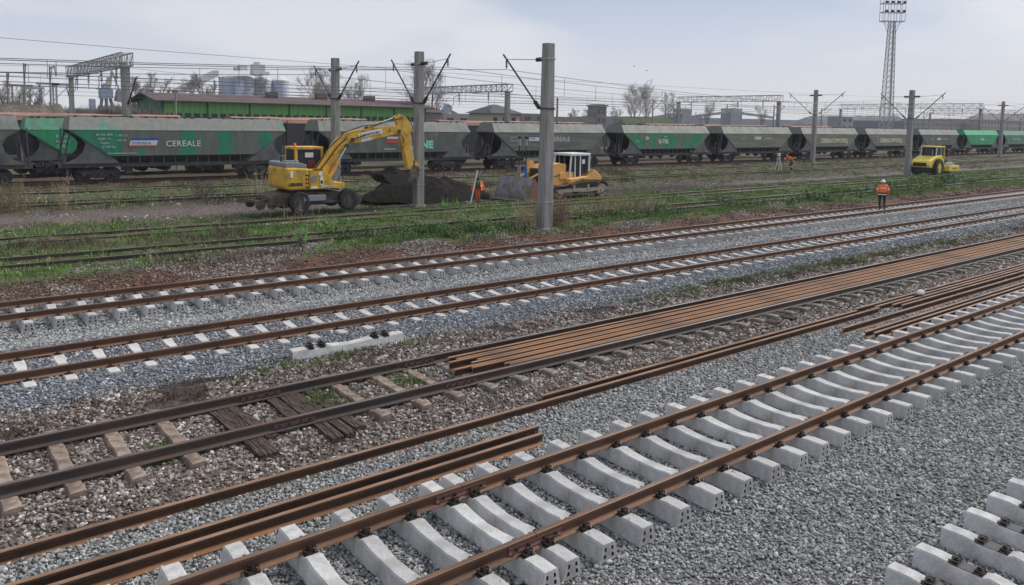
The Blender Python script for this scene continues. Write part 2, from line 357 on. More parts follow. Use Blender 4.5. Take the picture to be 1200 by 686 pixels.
# ---------------------------------------------------------------- rails, sleepers, tracks
RP = [(-.075,-.172),(.075,-.172),(.075,-.162),(.02,-.148),(.009,-.135),(.009,-.048),(.036,-.038),(.036,-.006),(.028,0),(-.028,0),(-.036,-.006),(-.036,-.038),(-.009,-.048),(-.009,-.135),(-.02,-.148),(-.075,-.162)]
def rail_mesh(name, x0, x1, m, head=None, foot=None, wob=0, step=3.0, side=False, seed=0):
    rr = random.Random(seed); n = max(2, int((x1-x0)/step)) if wob else 2
    prof = [(z+.075, y) for y, z in [(p[0], p[1]) for p in RP]] if False else RP
    if side: prof = [(p[1]+.086, p[0]*1.0) for p in RP]; prof = [(a, c-.075+.0) for a, c in prof]
    b = MB(); vs = []; fs = []; P_ = len(prof)
    ph = rr.uniform(0, 6); off = 0
    for i in range(n):
        x = x0+(x1-x0)*i/(n-1); dy = wob*math.sin(ph+x*.21)+wob*.4*math.sin(ph*2+x*.55) if wob else 0
        for (y, z) in prof: vs.append((x, y+dy, z))
    im = b.mi(m); ih = b.mi(head or m); ic = b.mi(rail_cut); ift = b.mi(foot or m)
    b.v = vs
    for i in range(n-1):
        for k in range(P_):
            b.f.append((i*P_+k, (i+1)*P_+k, (i+1)*P_+(k+1) % P_, i*P_+(k+1) % P_)); b.m.append(ih if k in (7, 8, 9) else (ift if k in (1, 2, 3, 13, 14, 15) else im))
    b.f.append(tuple(range(P_))); b.m.append(ic); b.f.append(tuple((n-1)*P_+k for k in range(P_))[::-1]); b.m.append(ic)
    return b
def add_rail(name, x0, x1, y, z, m, head=None, parent=None, **kw): return rail_mesh(name, x0, x1, m, head, foot=(kw.pop('foot', None) or FOOTM.get(m.name)), **kw).build(name, None, parent, (0, y, z))
def sleeper_mesh(name, mat, L=2.6, wt=.20, wb=.30, h=.23, dip=.046, seat=.03, holes=True, hz0=0):
    st = [(-L/2, -.004), (-1.06, 0), (-.95, -.01), (-.90, -seat), (-.56, -seat), (-.50, -.004), (-.30, -dip*.7), (0, -dip), (.30, -dip*.7), (.50, -.004), (.56, -seat), (.90, -seat), (.95, -.01), (1.06, 0), (L/2, -.004)]
    b = MB(); vs = []
    for y, z in st:
        mw = .88 if abs(y) < .3 else 1
        vs += [(-wb/2*mw, y, -h), (-wt/2*mw-.008, y, z-.02), (-wt/2*mw+.012, y, z), (wt/2*mw-.012, y, z), (wt/2*mw+.008, y, z-.02), (wb/2*mw, y, -h)]
    fs = []
    for i in range(len(st)-1):
        for k in range(6): a = i*6+k; c = i*6+(k+1) % 6; fs.append((a, c, c+6, a+6))
    n = len(st)-1
    b.add(vs, fs, mat)
    for e, yy in ((0, -L/2), (1, L/2)):
        ze = st[0][1]; u = [-1, -.62, -.34, .34, .62, 1] if holes else [-1, 1]; w = [0, .2, .42, .58, .80, 1] if holes else [0, 1]
        def pt(a, c, d=0):
            z = -h+(ze+h)*c; hw = (wb/2)*(1-c)+(wt/2)*c; return (a*hw, yy+(d if e == 0 else -d), z)
        for i in range(len(u)-1):
            for j in range(len(w)-1):
                q = [(u[i], w[j]), (u[i+1], w[j]), (u[i+1], w[j+1]), (u[i], w[j+1])]
                if holes and i in (1, 3) and j in (1, 3):
                    b.add([pt(*p) for p in q]+[pt(*p, .03) for p in q], [(0, 1, 5, 4), (1, 2, 6, 5), (2, 3, 7, 6), (3, 0, 4, 7), (4, 5, 6, 7)], hole_m)
                else: b.add([pt(*p) for p in q], [(0, 1, 2, 3)], mat)
    return b.mesh(name, mat)
def clip_mesh():
    b = MB(); b.box(-.085, .085, -.05, .05, 0, .018, clip_m); b.box(-.05, .05, -.035, .03, .018, .04, clip_m)
    b.tube([(0, -.005, .03), (0, -.005, .085)], .02, 6, clip_m); b.tube([(0, -.005, .055), (0, -.005, .068)], .034, 6, clip_m)
    for s in (-1, 1): b.tube([(s*.03, -.035, .035), (s*.068, -.03, .055), (s*.075, .02, .052), (s*.04, .055, .03)], .012, 5, clip_m)
    return b.mesh('clip')
def seat_mesh():   # both clips of one rail seat in one piece, for tracks farther off
    b = MB()
    for s in (-1, 1): b.box(-.07, .07, s*.13-.045, s*.13+.045, 0, .03, clip_m); b.tube([(0, s*.13, .03), (0, s*.13, .07)], .025, 5, clip_m)
    return b.mesh('fastening')
CLIP = clip_mesh(); SEAT = seat_mesh()
SL_NEW = sleeper_mesh('new_sleeper', concrete); SL_DUSTY = sleeper_mesh('dusty_sleeper', concrete_t3); SL_OLD = sleeper_mesh('old_sleeper', old_conc, L=2.5, wt=.20, wb=.29, h=.2, dip=.03, holes=False)
SL_OLDG = sleeper_mesh('old_grey_sleeper', old_conc_grey, L=2.5, wt=.20, wb=.29, h=.2, dip=.03, holes=False)
def sleeper(me, x, y, z, parent, clips=True, near=False, name='sleeper', jit=.02, rng=random):
    s = link(name, me, parent, (x, y+rng.uniform(-jit, jit), z), rng.uniform(-.012, .012))
    FOOT.append((x-.125, x+.125, y-1.3, y+1.3))
    if clips:
        for e in (-1, 1):
            if near:
                for q in (-1, 1):
                    c = link('clip', CLIP, s, (0, e*.7525+q*.128, -.03), 0 if q > 0 else math.pi)
            else: link('fastening', SEAT, s, (0, e*.7525, -.03))
    return s
FOOTM = {'rust_rail': None, 'x_rust_rail': M('rust_foot', (.24, .115, .05), .8, col2=(.14, .07, .035), scale=4, lo=.4, hi=.65, var=.2, stretch=(.3, 1, 1)), 'new_rail_rust': M('new_foot_rust', (.19, .10, .058), .8, col2=(.12, .065, .04), scale=4, lo=.4, hi=.65, var=.2, stretch=(.3, 1, 1)), 'bright_rust_rail': M('bright_foot_rust', (.30, .16, .085), .8, col2=(.2, .11, .06), scale=4, var=.2, stretch=(.3, 1, 1))}
TR = 'railway tracks running side by side through the yard'
def track(label, yc, xr0, xr1, rm, head, g=TR):
    t = empty('railway_track', (0, 0, 0), label, 'railway track', g)
    for e in (-1, 1): add_rail('rail', xr0, xr1, yc+e*.7525, 0, rm, head, t)
    return t
rust_new = M('new_rail_rust', (.085, .043, .028), .65, .1, col2=(.12, .06, .032), scale=3, lo=.4, hi=.6, var=.2, stretch=(.3, 1, 1))
# near new track, concrete sleepers standing free on the ballast
t1 = track('nearest track of brown rails on bright new concrete sleepers standing clear of the ballast', 7.34, -8, 60, rust_new, head_rusty)
T1X = [-4.1, -3.4, -2.7, -2.0, -1.3, -.6, .08, .76, 1.42, 2.1, 2.78, 3.45, 4.13, 4.80, 5.43, 5.78, 6.37, 7.02, 7.76, 8.45, 9.12, 9.82, 10.52, 11.15, 11.85, 12.56, 13.24, 13.97, 14.7, 15.4, 16.1, 16.8, 17.5, 18.2, 18.93]
while T1X[-1] < 44: T1X.append(T1X[-1]+.7)
for x in T1X: sleeper(SL_NEW, x, 7.38, -.142, t1, near=x < 22)
# rail joints: fishplates with bolts
for e, xj in ((1, 5.6), (-1, 5.62)):
    y = 7.34+e*.7525
    for q in (-1, 1):
        b = MB(); b.prism([(q*.012, -.132), (q*.034, -.145), (q*.036, -.128), (q*.026, -.11), (q*.026, -.075), (q*.036, -.058), (q*.033, -.046), (q*.012, -.052)], xj-.4, xj+.4, M('fishplate_rust', (.15, .07, .055), .8), 'x')
        for k in (-.3, -.12, .12, .3): b.tube([(xj+k, q*.02, -.092), (xj+k, q*.062, -.092)], .016, 6, clip_m)
        b.build('fishplate', None, t1, (0, y, 0))
    MB().box(xj-.004, xj+.004, -.037, .037, -.05, .0012, blackp).build('rail_gap', None, t1, (0, y, 0))
# laid-out sleepers at the bottom right, rails not on yet
names = ['at the bottom edge of the picture', 'second up from the bottom edge', 'third up from the bottom edge', 'fourth up from the bottom', 'fifth up from the bottom edge', 'topmost at the right edge']
for x, nm in zip((8.58, 9.27, 10.0, 10.7, 11.42, 12.12), names):
    s = tag(link('concrete_sleeper', SL_NEW, None, (x+.09, 2.56, -.155), random.uniform(-.01, .01)), 'new concrete sleeper with black fastenings and no rail, ' + nm, 'sleeper', 'concrete sleepers laid out in the bottom right corner')
    FOOT.append((x-.04, x+.22, 1.26, 3.86))
    for e in (-1, 1):
        for q in (-1, 1): link('clip', CLIP, s, (0, e*.7525+q*.128, -.03), 0 if q > 0 else math.pi).scale = (1.05, 1.05, .85)
        MB().box(-.088, .088, -.085, .085, -.032, -.022, pad_m).build('rail_pad', None, s, (0, e*.7525, 0))
# old track with the rail bundle
t2 = track('old dark-railed track with brown sleepers, carrying a bundle of orange rails', 12.36, -10, 120, rust_dark, rail_head)
T2X = [-2.9, -2.15, -1.4, -.65, .08, .84, 1.58, 2.33, 3.1]
for x in T2X: sleeper(SL_OLD, x, 12.36, -.142, t2, name='sleeper', clips=False); FOOT.pop()
for x in (6.15, 6.98, 7.68, 8.45, 9.2, 9.95, 10.7, 11.4, 12.1, 12.8, 13.5):
    sleeper(SL_OLD if x < 8 else SL_OLDG, x, 12.36, -.142, t2, clips=False); FOOT.pop()
def timber(x, y0, y1, w, ang=0, h=.16, seed=0, name='timber_sleeper'):
    rr = random.Random(seed); b = MB(); n = 7; vs = []
    for i in range(n):
        y = y0+(y1-y0)*i/(n-1); q = rr.uniform(-.012, .012)
        for a, zz in ((-w/2, -h), (-w/2+rr.uniform(-.01, .01), -.01), (-w/5, rr.uniform(-.03, .0)), (0, rr.uniform(-.028, .004)), (w/5, rr.uniform(-.02, .0)), (w/2+rr.uniform(-.01, .01), -.012), (w/2, -h)):
            vs.append((a+q, y, zz))
    fs = [(i*7+k, i*7+(k+1) % 7, (i+1)*7+(k+1) % 7, (i+1)*7+k) for i in range(n-1) for k in range(7)]
    fs += [tuple(range(7))[::-1], tuple((n-1)*7+k for k in range(7))]
    b.add(vs, fs, wood); o = b.build(name, None, t2, (x, 12.36, -.165), ang)
    FOOT.append((x-w/2, x+w/2, 12.36+y0, 12.36+y1)); return o
timber(4.02, -1.5, 1.05, .30, .03, seed=1); timber(4.27, -.9, 1.0, .17, .05, seed=6)
timber(4.92, -.8, 1.15, .20, -.02, seed=2); timber(5.16, -1.55, 1.15, .22, -.01, seed=3); timber(5.36, -1.5, 1.12, .18, .02, seed=4); timber(5.62, -1.35, .85, .2, .0, seed=5)
rr = random.Random(3); x = 14.2
while x < 60: sleeper(SL_OLDG, x, 12.36+rr.uniform(-.04, .04), -.142, t2, clips=False); FOOT.pop(); x += rr.uniform(.66, .76)
for x in (17.2, 18.0): timber(x, -1.5, .9, .26, .02, seed=int(x*3))
for x in [v for v in T2X]+[6.15, 6.98, 7.68, 8.45, 9.2, 9.95, 10.7, 11.4, 12.1, 12.8, 13.5]: FOOT.append((x-.11, x+.11, 11.1, 13.6))
for e in (-1, 1):   # old fishplates
    for xj in (4.75, 8.0):
        for q in (-1, 1):
            b = MB(); b.prism([(q*.012, -.132), (q*.03, -.13), (q*.03, -.06), (q*.012, -.052)], xj-.35, xj+.35, M('old_fishplate', (.10, .055, .05), .8), 'x')
            for k in (-.25, -.1, .1, .25): b.tube([(xj+k, q*.02, -.092), (xj+k, q*.055, -.092)], .016, 6, clip_m)
            b.build('fishplate', None, t2, (0, 12.36+e*.7525, 0))
# bundle of rails lying between the rails of the old track
bun = [(12.86, 8.5, 'rust-orange rail at the far edge of the bundle on the old track'), (12.72, 8.62, 'rust-orange rail, second from the far edge of the bundle'),
       (12.58, 8.35, 'rust-orange rail, third from the far edge of the bundle, reaching a bit left'), (12.44, 8.95, 'rust-orange rail, fourth from the far edge of the bundle'),
       (12.30, 8.72, 'rust-orange rail, fifth from the far edge of the bundle'), (12.16, 8.2, 'rust-orange rail, sixth from the far edge, its end reaching farthest left'),
       (12.02, 8.55, 'rust-orange rail, third from the near edge of the bundle'), (11.88, 9.25, 'rust-orange rail, second from the near edge of the bundle'), (11.75, 9.3, 'rust-orange rail at the near edge of the bundle, against the track rail')]
for i, (y, x0, lb) in enumerate(bun):
    o = add_rail('loose_rail', x0, 46-(i % 3)*.4, 11.745+(y-11.75)*.93, -.018+(.0 if i % 2 else .012), rust, rust_bright, wob=.006, seed=i)  # dark rust web and foot also carry the shade of the gaps
    tag(o, lb, 'rail', 'rust-orange rails bundled on the old track')
# loose rails on the ballast between the two near tracks
loose_top = M('loose_rail_head', (.25, .145, .09), .75, col2=(.15, .085, .05), scale=3, lo=.4, hi=.62, var=.2, stretch=(.3, 1, 1)); LZ = -.20; LG = 'loose rusty rails lying on the ballast beside the near track'
loose = [(-6, 21.2, 10.2, 0, 'long loose rusty rail crossing the left half, between ballast and old track', .02),
         (9.0, 20.35, 10.42, 0, 'loose rusty rail lying close behind the long one near the picture centre', .01),
         (-6, 8.04, 9.39, 0, 'loose rail of the near pair at bottom left, the farther one', .004), (-6, 7.9, 9.12, 0, 'loose rail of the near pair at bottom left, the nearer one', .004),
         (20.45, 52, 10.52, 0, 'loose rusty rail starting at the gap on the right, farthest of the group', .008), (21.25, 52, 10.33, 0, 'loose rusty rail on the right, second from the old track', .006),
         (21.9, 52, 10.16, 0, 'loose rusty rail on the right, third from the old track', .006), (22.1, 52, 9.98, 0, 'loose rusty rail on the right, fourth from the old track', .006),
         (18.25, 52, 9.66, 0, 'loose rusty rail on the right whose cut end reaches left of the others', .006), (18.4, 52, 9.17, 0, 'loose rusty rail on the right, third from the near track', .006),
         (18.5, 52, 8.98, 0, 'loose rusty rail on the right, second from the near track', .006), (18.98, 52, 8.78, 0, 'loose rusty rail on the right, against the sleeper ends of the near track', .006)]
for i, (x0, x1, y, s, lb, wob) in enumerate(loose):
    o = add_rail('loose_rail', x0, x1, y, LZ, rust, loose_top if True else rust, foot=FOOTM['x_rust_rail'], wob=wob, seed=30+i); tag(o, lb, 'rail', LG)
    FOOT.append((x0, x1, y-.05, y+.05))
    if x1 < 10:
        for q in (-.06, -.22): MB().tube([(x1+q, -.0105, -.092), (x1+q, .0105, -.092)], .017, 8, rail_cut).build('bolt_hole', None, o)
# third and fourth track
t3 = track('second new track from the far side, its sleepers buried to the top in blue-grey ballast', 17.38, -10, 260, rust_new, head_rusty)
x = .12; rr = random.Random(5)
x = -3.3; T3X = []
while x < 110: T3X.append(x); x += .69+rr.uniform(-.02, .02)
for x in T3X: sleeper(SL_DUSTY, x, 17.38, -.142, t3, clips=x < 50); FOOT[-1] = (x-.105, x+.105, 16.12, 18.66)
t4 = track('farthest new track, with free white sleeper ends along its near side', 22.39, -10, 260, rust_new, head_rusty)
x = -3.4; n4 = 0
while x < 140: sleeper(SL_NEW, x, 22.36, -.142, t4, clips=x < 60); x += .685; n4 += 1
# old tracks in the grass
def old_track(label, yc, x1, z=0, sx1=0, rm=rust_dark, x0=-12, spans=None, me=SL_OLDG, dz=-.162):
    t = empty('railway_track', (0, 0, z), label, 'railway track', TR)
    for e in (-1, 1):
        for a, c in (spans or [(x0, x1)]): add_rail('rail', a, c, yc+e*.7525, 0, rm, rail_head, t)
    x = -3
    while x < sx1:
        s = link('sleeper', me, t, (x, yc, dz+random.uniform(-.02, .006)), random.uniform(-.02, .02)); x += .68
    return t
old_track('overgrown old track nearest the new ones, old grey sleepers showing between its rails', 29.45, 300, 0, 55)
old_track('overgrown old track next behind, rails half sunk in green grass', 34.45, 300, -.03, 0)
old_track('overgrown old track beyond the excavator, its rails low in weeds', 47.6, 300, .0, 0)
old_track('overgrown old track closest in front of the grain wagons', 53.2, 320, .14, 0)
old_track('track under the long train of grain hopper wagons', 59.05, 420, .26, 0)
old_track('track behind the grain train, under the orange-topped wagons', 66.5, 420, .2, 0)
# single sleeper lying askew beside the third track
o = tag(link('concrete_sleeper', SL_NEW, None, (7.42, 15.1, -.02), R(-91.5)), 'single pale concrete sleeper lying lengthwise between the tracks beside green moss', 'sleeper')
for e in (-1, 1):
    for q in (-1, 1): link('clip', CLIP, o, (0, e*.7525+q*.128, -.03), 0 if q > 0 else math.pi).scale = (1.3, 1.3, 1.5)
FOOT.append((6.1, 8.75, 15.0, 15.22))
# ballast
st_grey = stone_mat('grey_granite', [(0, (.16, .165, .16)), (.3, (.215, .22, .215)), (.6, (.275, .28, .275)), (.85, (.345, .35, .34)), (1, (.52, .515, .50))])
st_blue = stone_mat('blue_grey_basalt', [(0, (.09, .097, .11)), (.4, (.145, .153, .17)), (.7, (.21, .22, .24)), (.9, (.31, .32, .335)), (1, (.52, .52, .52))])
st_old = stone_mat('old_brown_ballast', [(0, (.085, .066, .056)), (.35, (.15, .12, .105)), (.7, (.24, .205, .185)), (.87, (.35, .315, .29)), (1, (.55, .52, .49))])
st_white = stone_mat('pale_dusty_stones', [(0, (.14, .11, .10)), (.5, (.26, .22, .20)), (1, (.50, .47, .44))])
def m_near(x, y): return y < 10.35+(fbm(x*.8, y*.8, 3)-.5)*.5
def m_old(x, y): return (y > 10.25+(fbm(x*.8, y*.8, 3)-.5)*.5) & (y < 14.9+(fbm(x*.5+9, y*.5, 3)-.5)*1.2) & (fbm(x*.9+3, y*.9, 3) > np.interp(y, [10, 13.4, 14, 15], [.12, .14, .32, .45]))
def m_blue(x, y): return (y > 14.75+(fbm(x*.5+9, y*.5, 3)-.5)*1.2)
ballast('near_ballast', 2.0, 10.6, 1800, .038, st_grey, 34, mask=m_near)
ballast('old_ballast', 10.0, 15.4, 1000, .050, st_old, 50, mask=m_old, near=8.5)
ballast('blue_ballast', 14.2, 19.4, 1200, .045, st_blue, 80, mask=m_blue, near=9.5, zoff=-.004)
ballast('upper_ballast', 19.2, 24.4, 900, .050, st_grey, 90, mask=lambda x, y: y < 23.9+(fbm(x*.6, y*.6, 3)-.5)*.8, near=10)
clod_m = stone_mat('mud_clod', [(0, (.05, .03, .022)), (.6, (.10, .06, .045)), (.9, (.14, .09, .07)), (1, (.28, .24, .21))])
ballast('mud_clods', 23.6, 26.4, 420, .05, clod_m, 110, mask=lambda x, y: fbm(x*.9, y*1.2, 3) > .42, near=11)
st_mix = stone_mat('beige_gravel', [(0, (.08, .065, .055)), (.4, (.15, .125, .11)), (.8, (.25, .215, .19)), (1, (.46, .42, .38))])
ballast('scattered_pale_stones', 23.8, 28.6, 800, .045, st_mix, 60, mask=lambda x, y: (fbm(x*.35+2, y*.5, 3)+np.where((x > 3) & (x < 17), .17, -.06) > .60), near=11)
ballast('scattered_yard_stones', 28, 56, 70, .05, st_old, 90, mask=lambda x, y: (fbm(x*.4, y*.6, 4) > .55), near=14)
P3 = []      # a few stones left lying on the near sleepers
rr = random.Random(9)
for x in T1X:
    for k in range(rr.choice((0, 1, 2, 4))): P3.append((x+rr.uniform(-.08, .08), 7.38+rr.choice((rr.uniform(-1.2, -.95), rr.uniform(-.5, .5), rr.uniform(.95, 1.2))), 0))
P3 = [(x, y, -.142+(-.045 if abs(y-7.38) < .3 else -.005)+.008) for x, y, z in P3]; n3 = len(P3)
scatter('stray_stones', P3, np.stack([RNG.uniform(.012, .034, n3)]*3, -1), RNG.uniform(0, 6, (n3, 3)), src_coll('stray', rock_meshes(st_grey)), 8, label='few stray stones lying on the near sleepers', cat='gravel')
# ---------------------------------------------------------------- grain hopper wagons
iron = M('underframe_iron', (0.049, 0.0504, 0.0588), .8, col2=(0.098, 0.084, 0.077), scale=3, lo=.45, hi=.7, var=.25)
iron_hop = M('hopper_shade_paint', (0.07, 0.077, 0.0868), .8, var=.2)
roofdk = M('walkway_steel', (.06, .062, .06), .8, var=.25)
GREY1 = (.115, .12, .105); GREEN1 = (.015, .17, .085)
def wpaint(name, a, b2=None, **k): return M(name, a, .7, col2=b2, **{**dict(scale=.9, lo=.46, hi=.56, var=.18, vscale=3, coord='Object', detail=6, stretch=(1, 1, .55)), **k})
def wheelset(parent, x, y, z, r, m=iron, w=.13, name='wheel'):
    b = MB(); b.tube([(0, -w/2, 0), (0, w/2, 0)], r, 20, m); b.tube([(0, -w/2-.03, 0), (0, -w/2, 0)], r*.35, 12, m)
    b.tube([(0, w/2-.02, 0), (0, w/2+.02, 0)], r*1.08, 20, m)
    return b.build(name, None, parent, (x, y, z))
def bogie_mesh():
    b = MB()
    for s in (-1, 1):
        y = s*1.0
        b.prism([(-1.25, .62), (-1.05, .5), (-.7, .5), (-.35, .22), (.35, .22), (.7, .5), (1.05, .5), (1.25, .62), (1.2, .74), (.5, .74), (.3, .84), (-.3, .84), (-.5, .74), (-1.2, .74)], y-.05, y+.05, iron)
        for q in (-.9, .9): b.box(q-.17, q+.17, y-.14*(1), y+.14, .34, .64, iron); b.tube([(q, y-.2, .46), (q, y+.2, .46)], .1, 10, iron)
        for q in (-.16, 0, .16): b.tube([(q, y+s*.05, .28), (q, y+s*.05, .62)], .06, 8, iron)
    b.box(-.2, .2, -1.0, 1.0, .4, .75, iron)
    return b.mesh('bogie')
BOG = bogie_mesh()
_wb = MB(); _wb.tube([(0, -.065, 0), (0, .065, 0)], .46, 22, iron); _wb.tube([(0, -.1, 0), (0, .1, 0)], .14, 12, iron); _wb.tube([(0, .04, 0), (0, .075, 0)], .5, 22, iron)
_wm = _wb.mesh('wheel')
gus_m = M('gusset_grey_paint', (0.109, 0.119, 0.115), .75, col2=(0.07, 0.077, 0.0812), scale=1.5, lo=.45, hi=.65, var=.2, vscale=6)
HL = [(1.5, 4.36, .95), (1.35, 3.48, 1.5), (3.75, 1.76, 1.5), (5.3, 1.0, .55)]   # inset from the coupling plane, height above rail, half width
WL = 17.4
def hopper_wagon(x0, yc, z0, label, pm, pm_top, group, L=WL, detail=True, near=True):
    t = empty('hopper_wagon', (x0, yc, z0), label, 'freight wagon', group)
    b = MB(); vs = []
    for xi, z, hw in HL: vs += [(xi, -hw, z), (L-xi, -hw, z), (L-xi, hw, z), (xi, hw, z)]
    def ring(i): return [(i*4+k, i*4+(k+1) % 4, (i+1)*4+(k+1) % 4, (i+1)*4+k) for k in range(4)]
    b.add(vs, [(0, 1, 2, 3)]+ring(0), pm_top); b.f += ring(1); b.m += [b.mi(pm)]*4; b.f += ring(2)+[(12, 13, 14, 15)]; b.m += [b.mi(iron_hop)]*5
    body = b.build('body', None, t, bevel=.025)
    # seams / stiffeners on the side, rivet strip below the break
    s = MB()
    for q in (-1, 1):
        s.box(1.5, L-1.5, q*1.5-.012, q*1.5+.012, 3.45, 3.49, pm)
        s.box(3.6, L-3.6, q*1.5-.03, q*1.5+.03, 1.74, 1.80, pm)
    s.build('trim_rail', None, t)
    s = MB(); n = 13
    for k in range(n):
        x = 4.1+(L-8.2)*k/(n-1)
        for q in (-1, 1): s.prism([(x-.04, 1.74), (x+.04, 1.74), (x+.04, 1.22), (x-.04, 1.22)], q*1.18 if q > 0 else -1.45, 1.45 if q > 0 else -1.18, iron)
    o = s.build('hopper_rib', None, t); o['kind'] = 'stuff'
    # roof walkway, hatches
    s = MB(); s.box(1.6, L-1.6, -.9, .9, 4.36, 4.41, roofdk)
    rr = random.Random(int(x0*3)); x = 1.8
    while x < L-2: s.box(x, x+rr.uniform(.1, .25), -.98, -.86, 4.31, 4.45, roofdk); x += rr.uniform(.4, 1.5)
    s.build('roof_walkway', None, t)
    for k in range(4):
        xx = 2.6+(L-5.2)*(k+.5)/4
        MB().box(xx-1.1, xx+1.1, -.35, .35, 4.411, 4.44, roofdk).build('roof_hatch', None, t)
    for q in (-1, 1):
        MB().box(.55, L-.55, q*1.3-.07, q*1.3+.07, .98, 1.24, iron).build('solebar', None, t)
    for e in (0, 1):
        fx = (lambda v: v) if e == 0 else (lambda v: L-v)
        for q in (-1, 1):
            pl = [(1.40, 3.46), (3.75, 1.78), (4.35, 1.24), (.95, 1.24), (1.75, 1.6), (2.2, 2.1), (2.3, 2.55), (2.05, 2.95), (1.5, 3.3)]
            MB().prism([(fx(a), z) for a, z in pl], q*1.40, q*1.46, gus_m).build('gusset_plate', None, t)
        s = MB(); s.prism([(fx(1.42), 3.4), (fx(1.5), 3.4), (fx(3.7), 1.8), (fx(3.6), 1.7)], -1.38, 1.38, dark_blue)  # navy slab: shade of the overhang put into its colour
        for q in (-1.2, 1.2): s.bar((fx(1.0), q, 1.2), (fx(1.5), q, 3.4), .09, .09, iron)
        for k in range(7): s.bar((fx(.9), -1.25, 1.4+k*.3), (fx(.9), -.85, 1.4+k*.3), .03, .03, iron)
        for q in (-1.25, -.85): s.bar((fx(.9), q, 1.2), (fx(.95), q, 3.6), .04, .04, iron)
        s.box(min(fx(.55), fx(.7)), max(fx(.55), fx(.7)), -1.37, 1.37, .95, 1.3, iron)
        s.box(min(fx(.7), fx(2.3)), max(fx(.7), fx(2.3)), -1.25, 1.25, 1.2, 1.26, iron)
        s.tube([(fx(1.2), -.9, 1.35), (fx(1.2), -.9, 2.3), (fx(1.2), -.4, 2.3), (fx(1.2), -.4, 1.35)], .03, 5, steel_grey)
        s.tube([(fx(1.4), .2, 1.55), (fx(2.2), .2, 1.55)], .25, 10, iron)
        s.build('end_frame', None, t)
        for q in (-.87, .87):
            s = MB(); s.tube([(fx(.08), q, 1.08), (fx(.12), q, 1.08)], .22, 14, iron); s.tube([(fx(.12), q, 1.08), (fx(.6), q, 1.08)], .09, 10, iron); s.build('buffer', None, t)
        bo = link('bogie', BOG, t, (fx(3.15), 0, 0))
        for q in (-.9, .9):
            for y in (-.75, .75): link('wheel', _wm, bo, (q, y, .46), 0 if y < 0 else math.pi)
        s = MB(); s.box(min(fx(4.6), fx(5.2)), max(fx(4.6), fx(5.2)), -1.2, -.5, .7, .95, iron); s.build('brake_gear', None, t)
    return t, body
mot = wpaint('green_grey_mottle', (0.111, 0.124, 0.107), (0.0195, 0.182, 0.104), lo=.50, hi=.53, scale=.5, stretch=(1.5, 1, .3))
mot_lit_top = wpaint('green_grey_mottle_lit_top', (0.176, 0.182, 0.163), (0.078, 0.208, 0.137), lo=.55, hi=.62, scale=.5)  # paler copy for the upper slope: skylight on it put into the paint
g_dark = wpaint('weathered_dark_green', (0.0806, 0.101, 0.0858), (0.13, 0.137, 0.117), lo=.5, hi=.65); g_dark_lit = wpaint('weathered_dark_green_lit_top', (0.169, 0.176, 0.153), (0.13, 0.143, 0.13))  # top is the side paint lightened, as the slope faces up
g_grey = wpaint('weathered_grey_green', (0.13, 0.146, 0.124), (0.0975, 0.111, 0.0975), stretch=(.2, 1, 3)); g_grey_lit = wpaint('weathered_grey_green_lit_top', (0.189, 0.195, 0.172), (0.143, 0.156, 0.137))  # top copy lightened too: light on the slanted cant is in its colour
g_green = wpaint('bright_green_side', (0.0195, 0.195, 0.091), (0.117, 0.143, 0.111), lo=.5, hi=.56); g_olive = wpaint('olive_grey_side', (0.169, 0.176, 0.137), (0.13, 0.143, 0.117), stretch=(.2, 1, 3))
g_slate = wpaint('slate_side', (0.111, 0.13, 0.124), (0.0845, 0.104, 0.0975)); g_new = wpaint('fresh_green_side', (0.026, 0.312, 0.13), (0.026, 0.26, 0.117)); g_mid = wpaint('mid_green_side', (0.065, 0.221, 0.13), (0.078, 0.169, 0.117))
TG = 'grain hopper wagons of the long train'
X0 = 7.0
specs = [(-1, g_dark, g_dark_lit, 'dark grey hopper wagon cut by the left edge of the picture'), (0, mot, mot_lit_top, 'hopper wagon with green and grey patches, striped emblem and white CEREALE lettering'),
 (1, g_dark, g_dark_lit, 'dark green hopper wagon behind the excavator arm, with turquoise graffiti'), (2, g_grey, g_grey_lit, 'grey hopper wagon behind the bulldozer, blue and white emblem, part of CEREALE showing'),
 (3, g_green, g_grey_lit, 'hopper wagon with green side and pale scrawled graffiti, right of the bulldozer'), (4, g_olive, g_grey_lit, 'grey-olive hopper wagon with small white print, behind the crouching surveyor'),
 (5, g_olive, g_grey_lit, 'olive hopper wagon lettered CEREALCOM DOLJ, nearer of two, behind a pole'), (6, g_olive, g_grey_lit, 'olive hopper wagon lettered CEREALCOM DOLJ, farther of the two'),
 (7, g_slate, g_grey_lit, 'slate grey hopper wagon behind the yellow road roller'), (8, g_new, g_new, 'clean bright green hopper wagon right of the road roller'),
 (9, g_mid, g_mid, 'mid green hopper wagon behind the rightmost concrete pole'), (10, g_slate, g_grey_lit, 'last visible hopper wagon, at the right edge of the picture')]
WG = {}
for k, a, b2, lb in specs: WG[k] = hopper_wagon(X0+k*WL, 59.05, .25, lb, a, b2, TG)
def emblem(body, x, z, w, h, top, mid, bot, txt=None, slant=.35):
    y = -1.512
    def par(z0, z1, m): MB().prism([(x+slant*(z0-z)*1.0, z0), (x+w+slant*(z0-z), z0), (x+w+slant*(z1-z), z1), (x+slant*(z1-z), z1)], y-.004, y+.004, m).build('emblem', None, body)
    par(z, z+h*.2, bot); par(z+h*.2, z+h*.72, mid); par(z+h*.72, z+h, top)
    if txt: text(txt, h*.42, blue_p, body, (x+w*.12, y-.008, z+h*.3), sx=1.25)
b1 = WG[0][1]
emblem(b1, 4.9, 2.33, 1.75, .62, blue_p, white_p, red_p, 'FMDRFA')
text('CEREALE', .58, white_p, b1, (7.3, -1.515, 2.36), font_offset=.006)
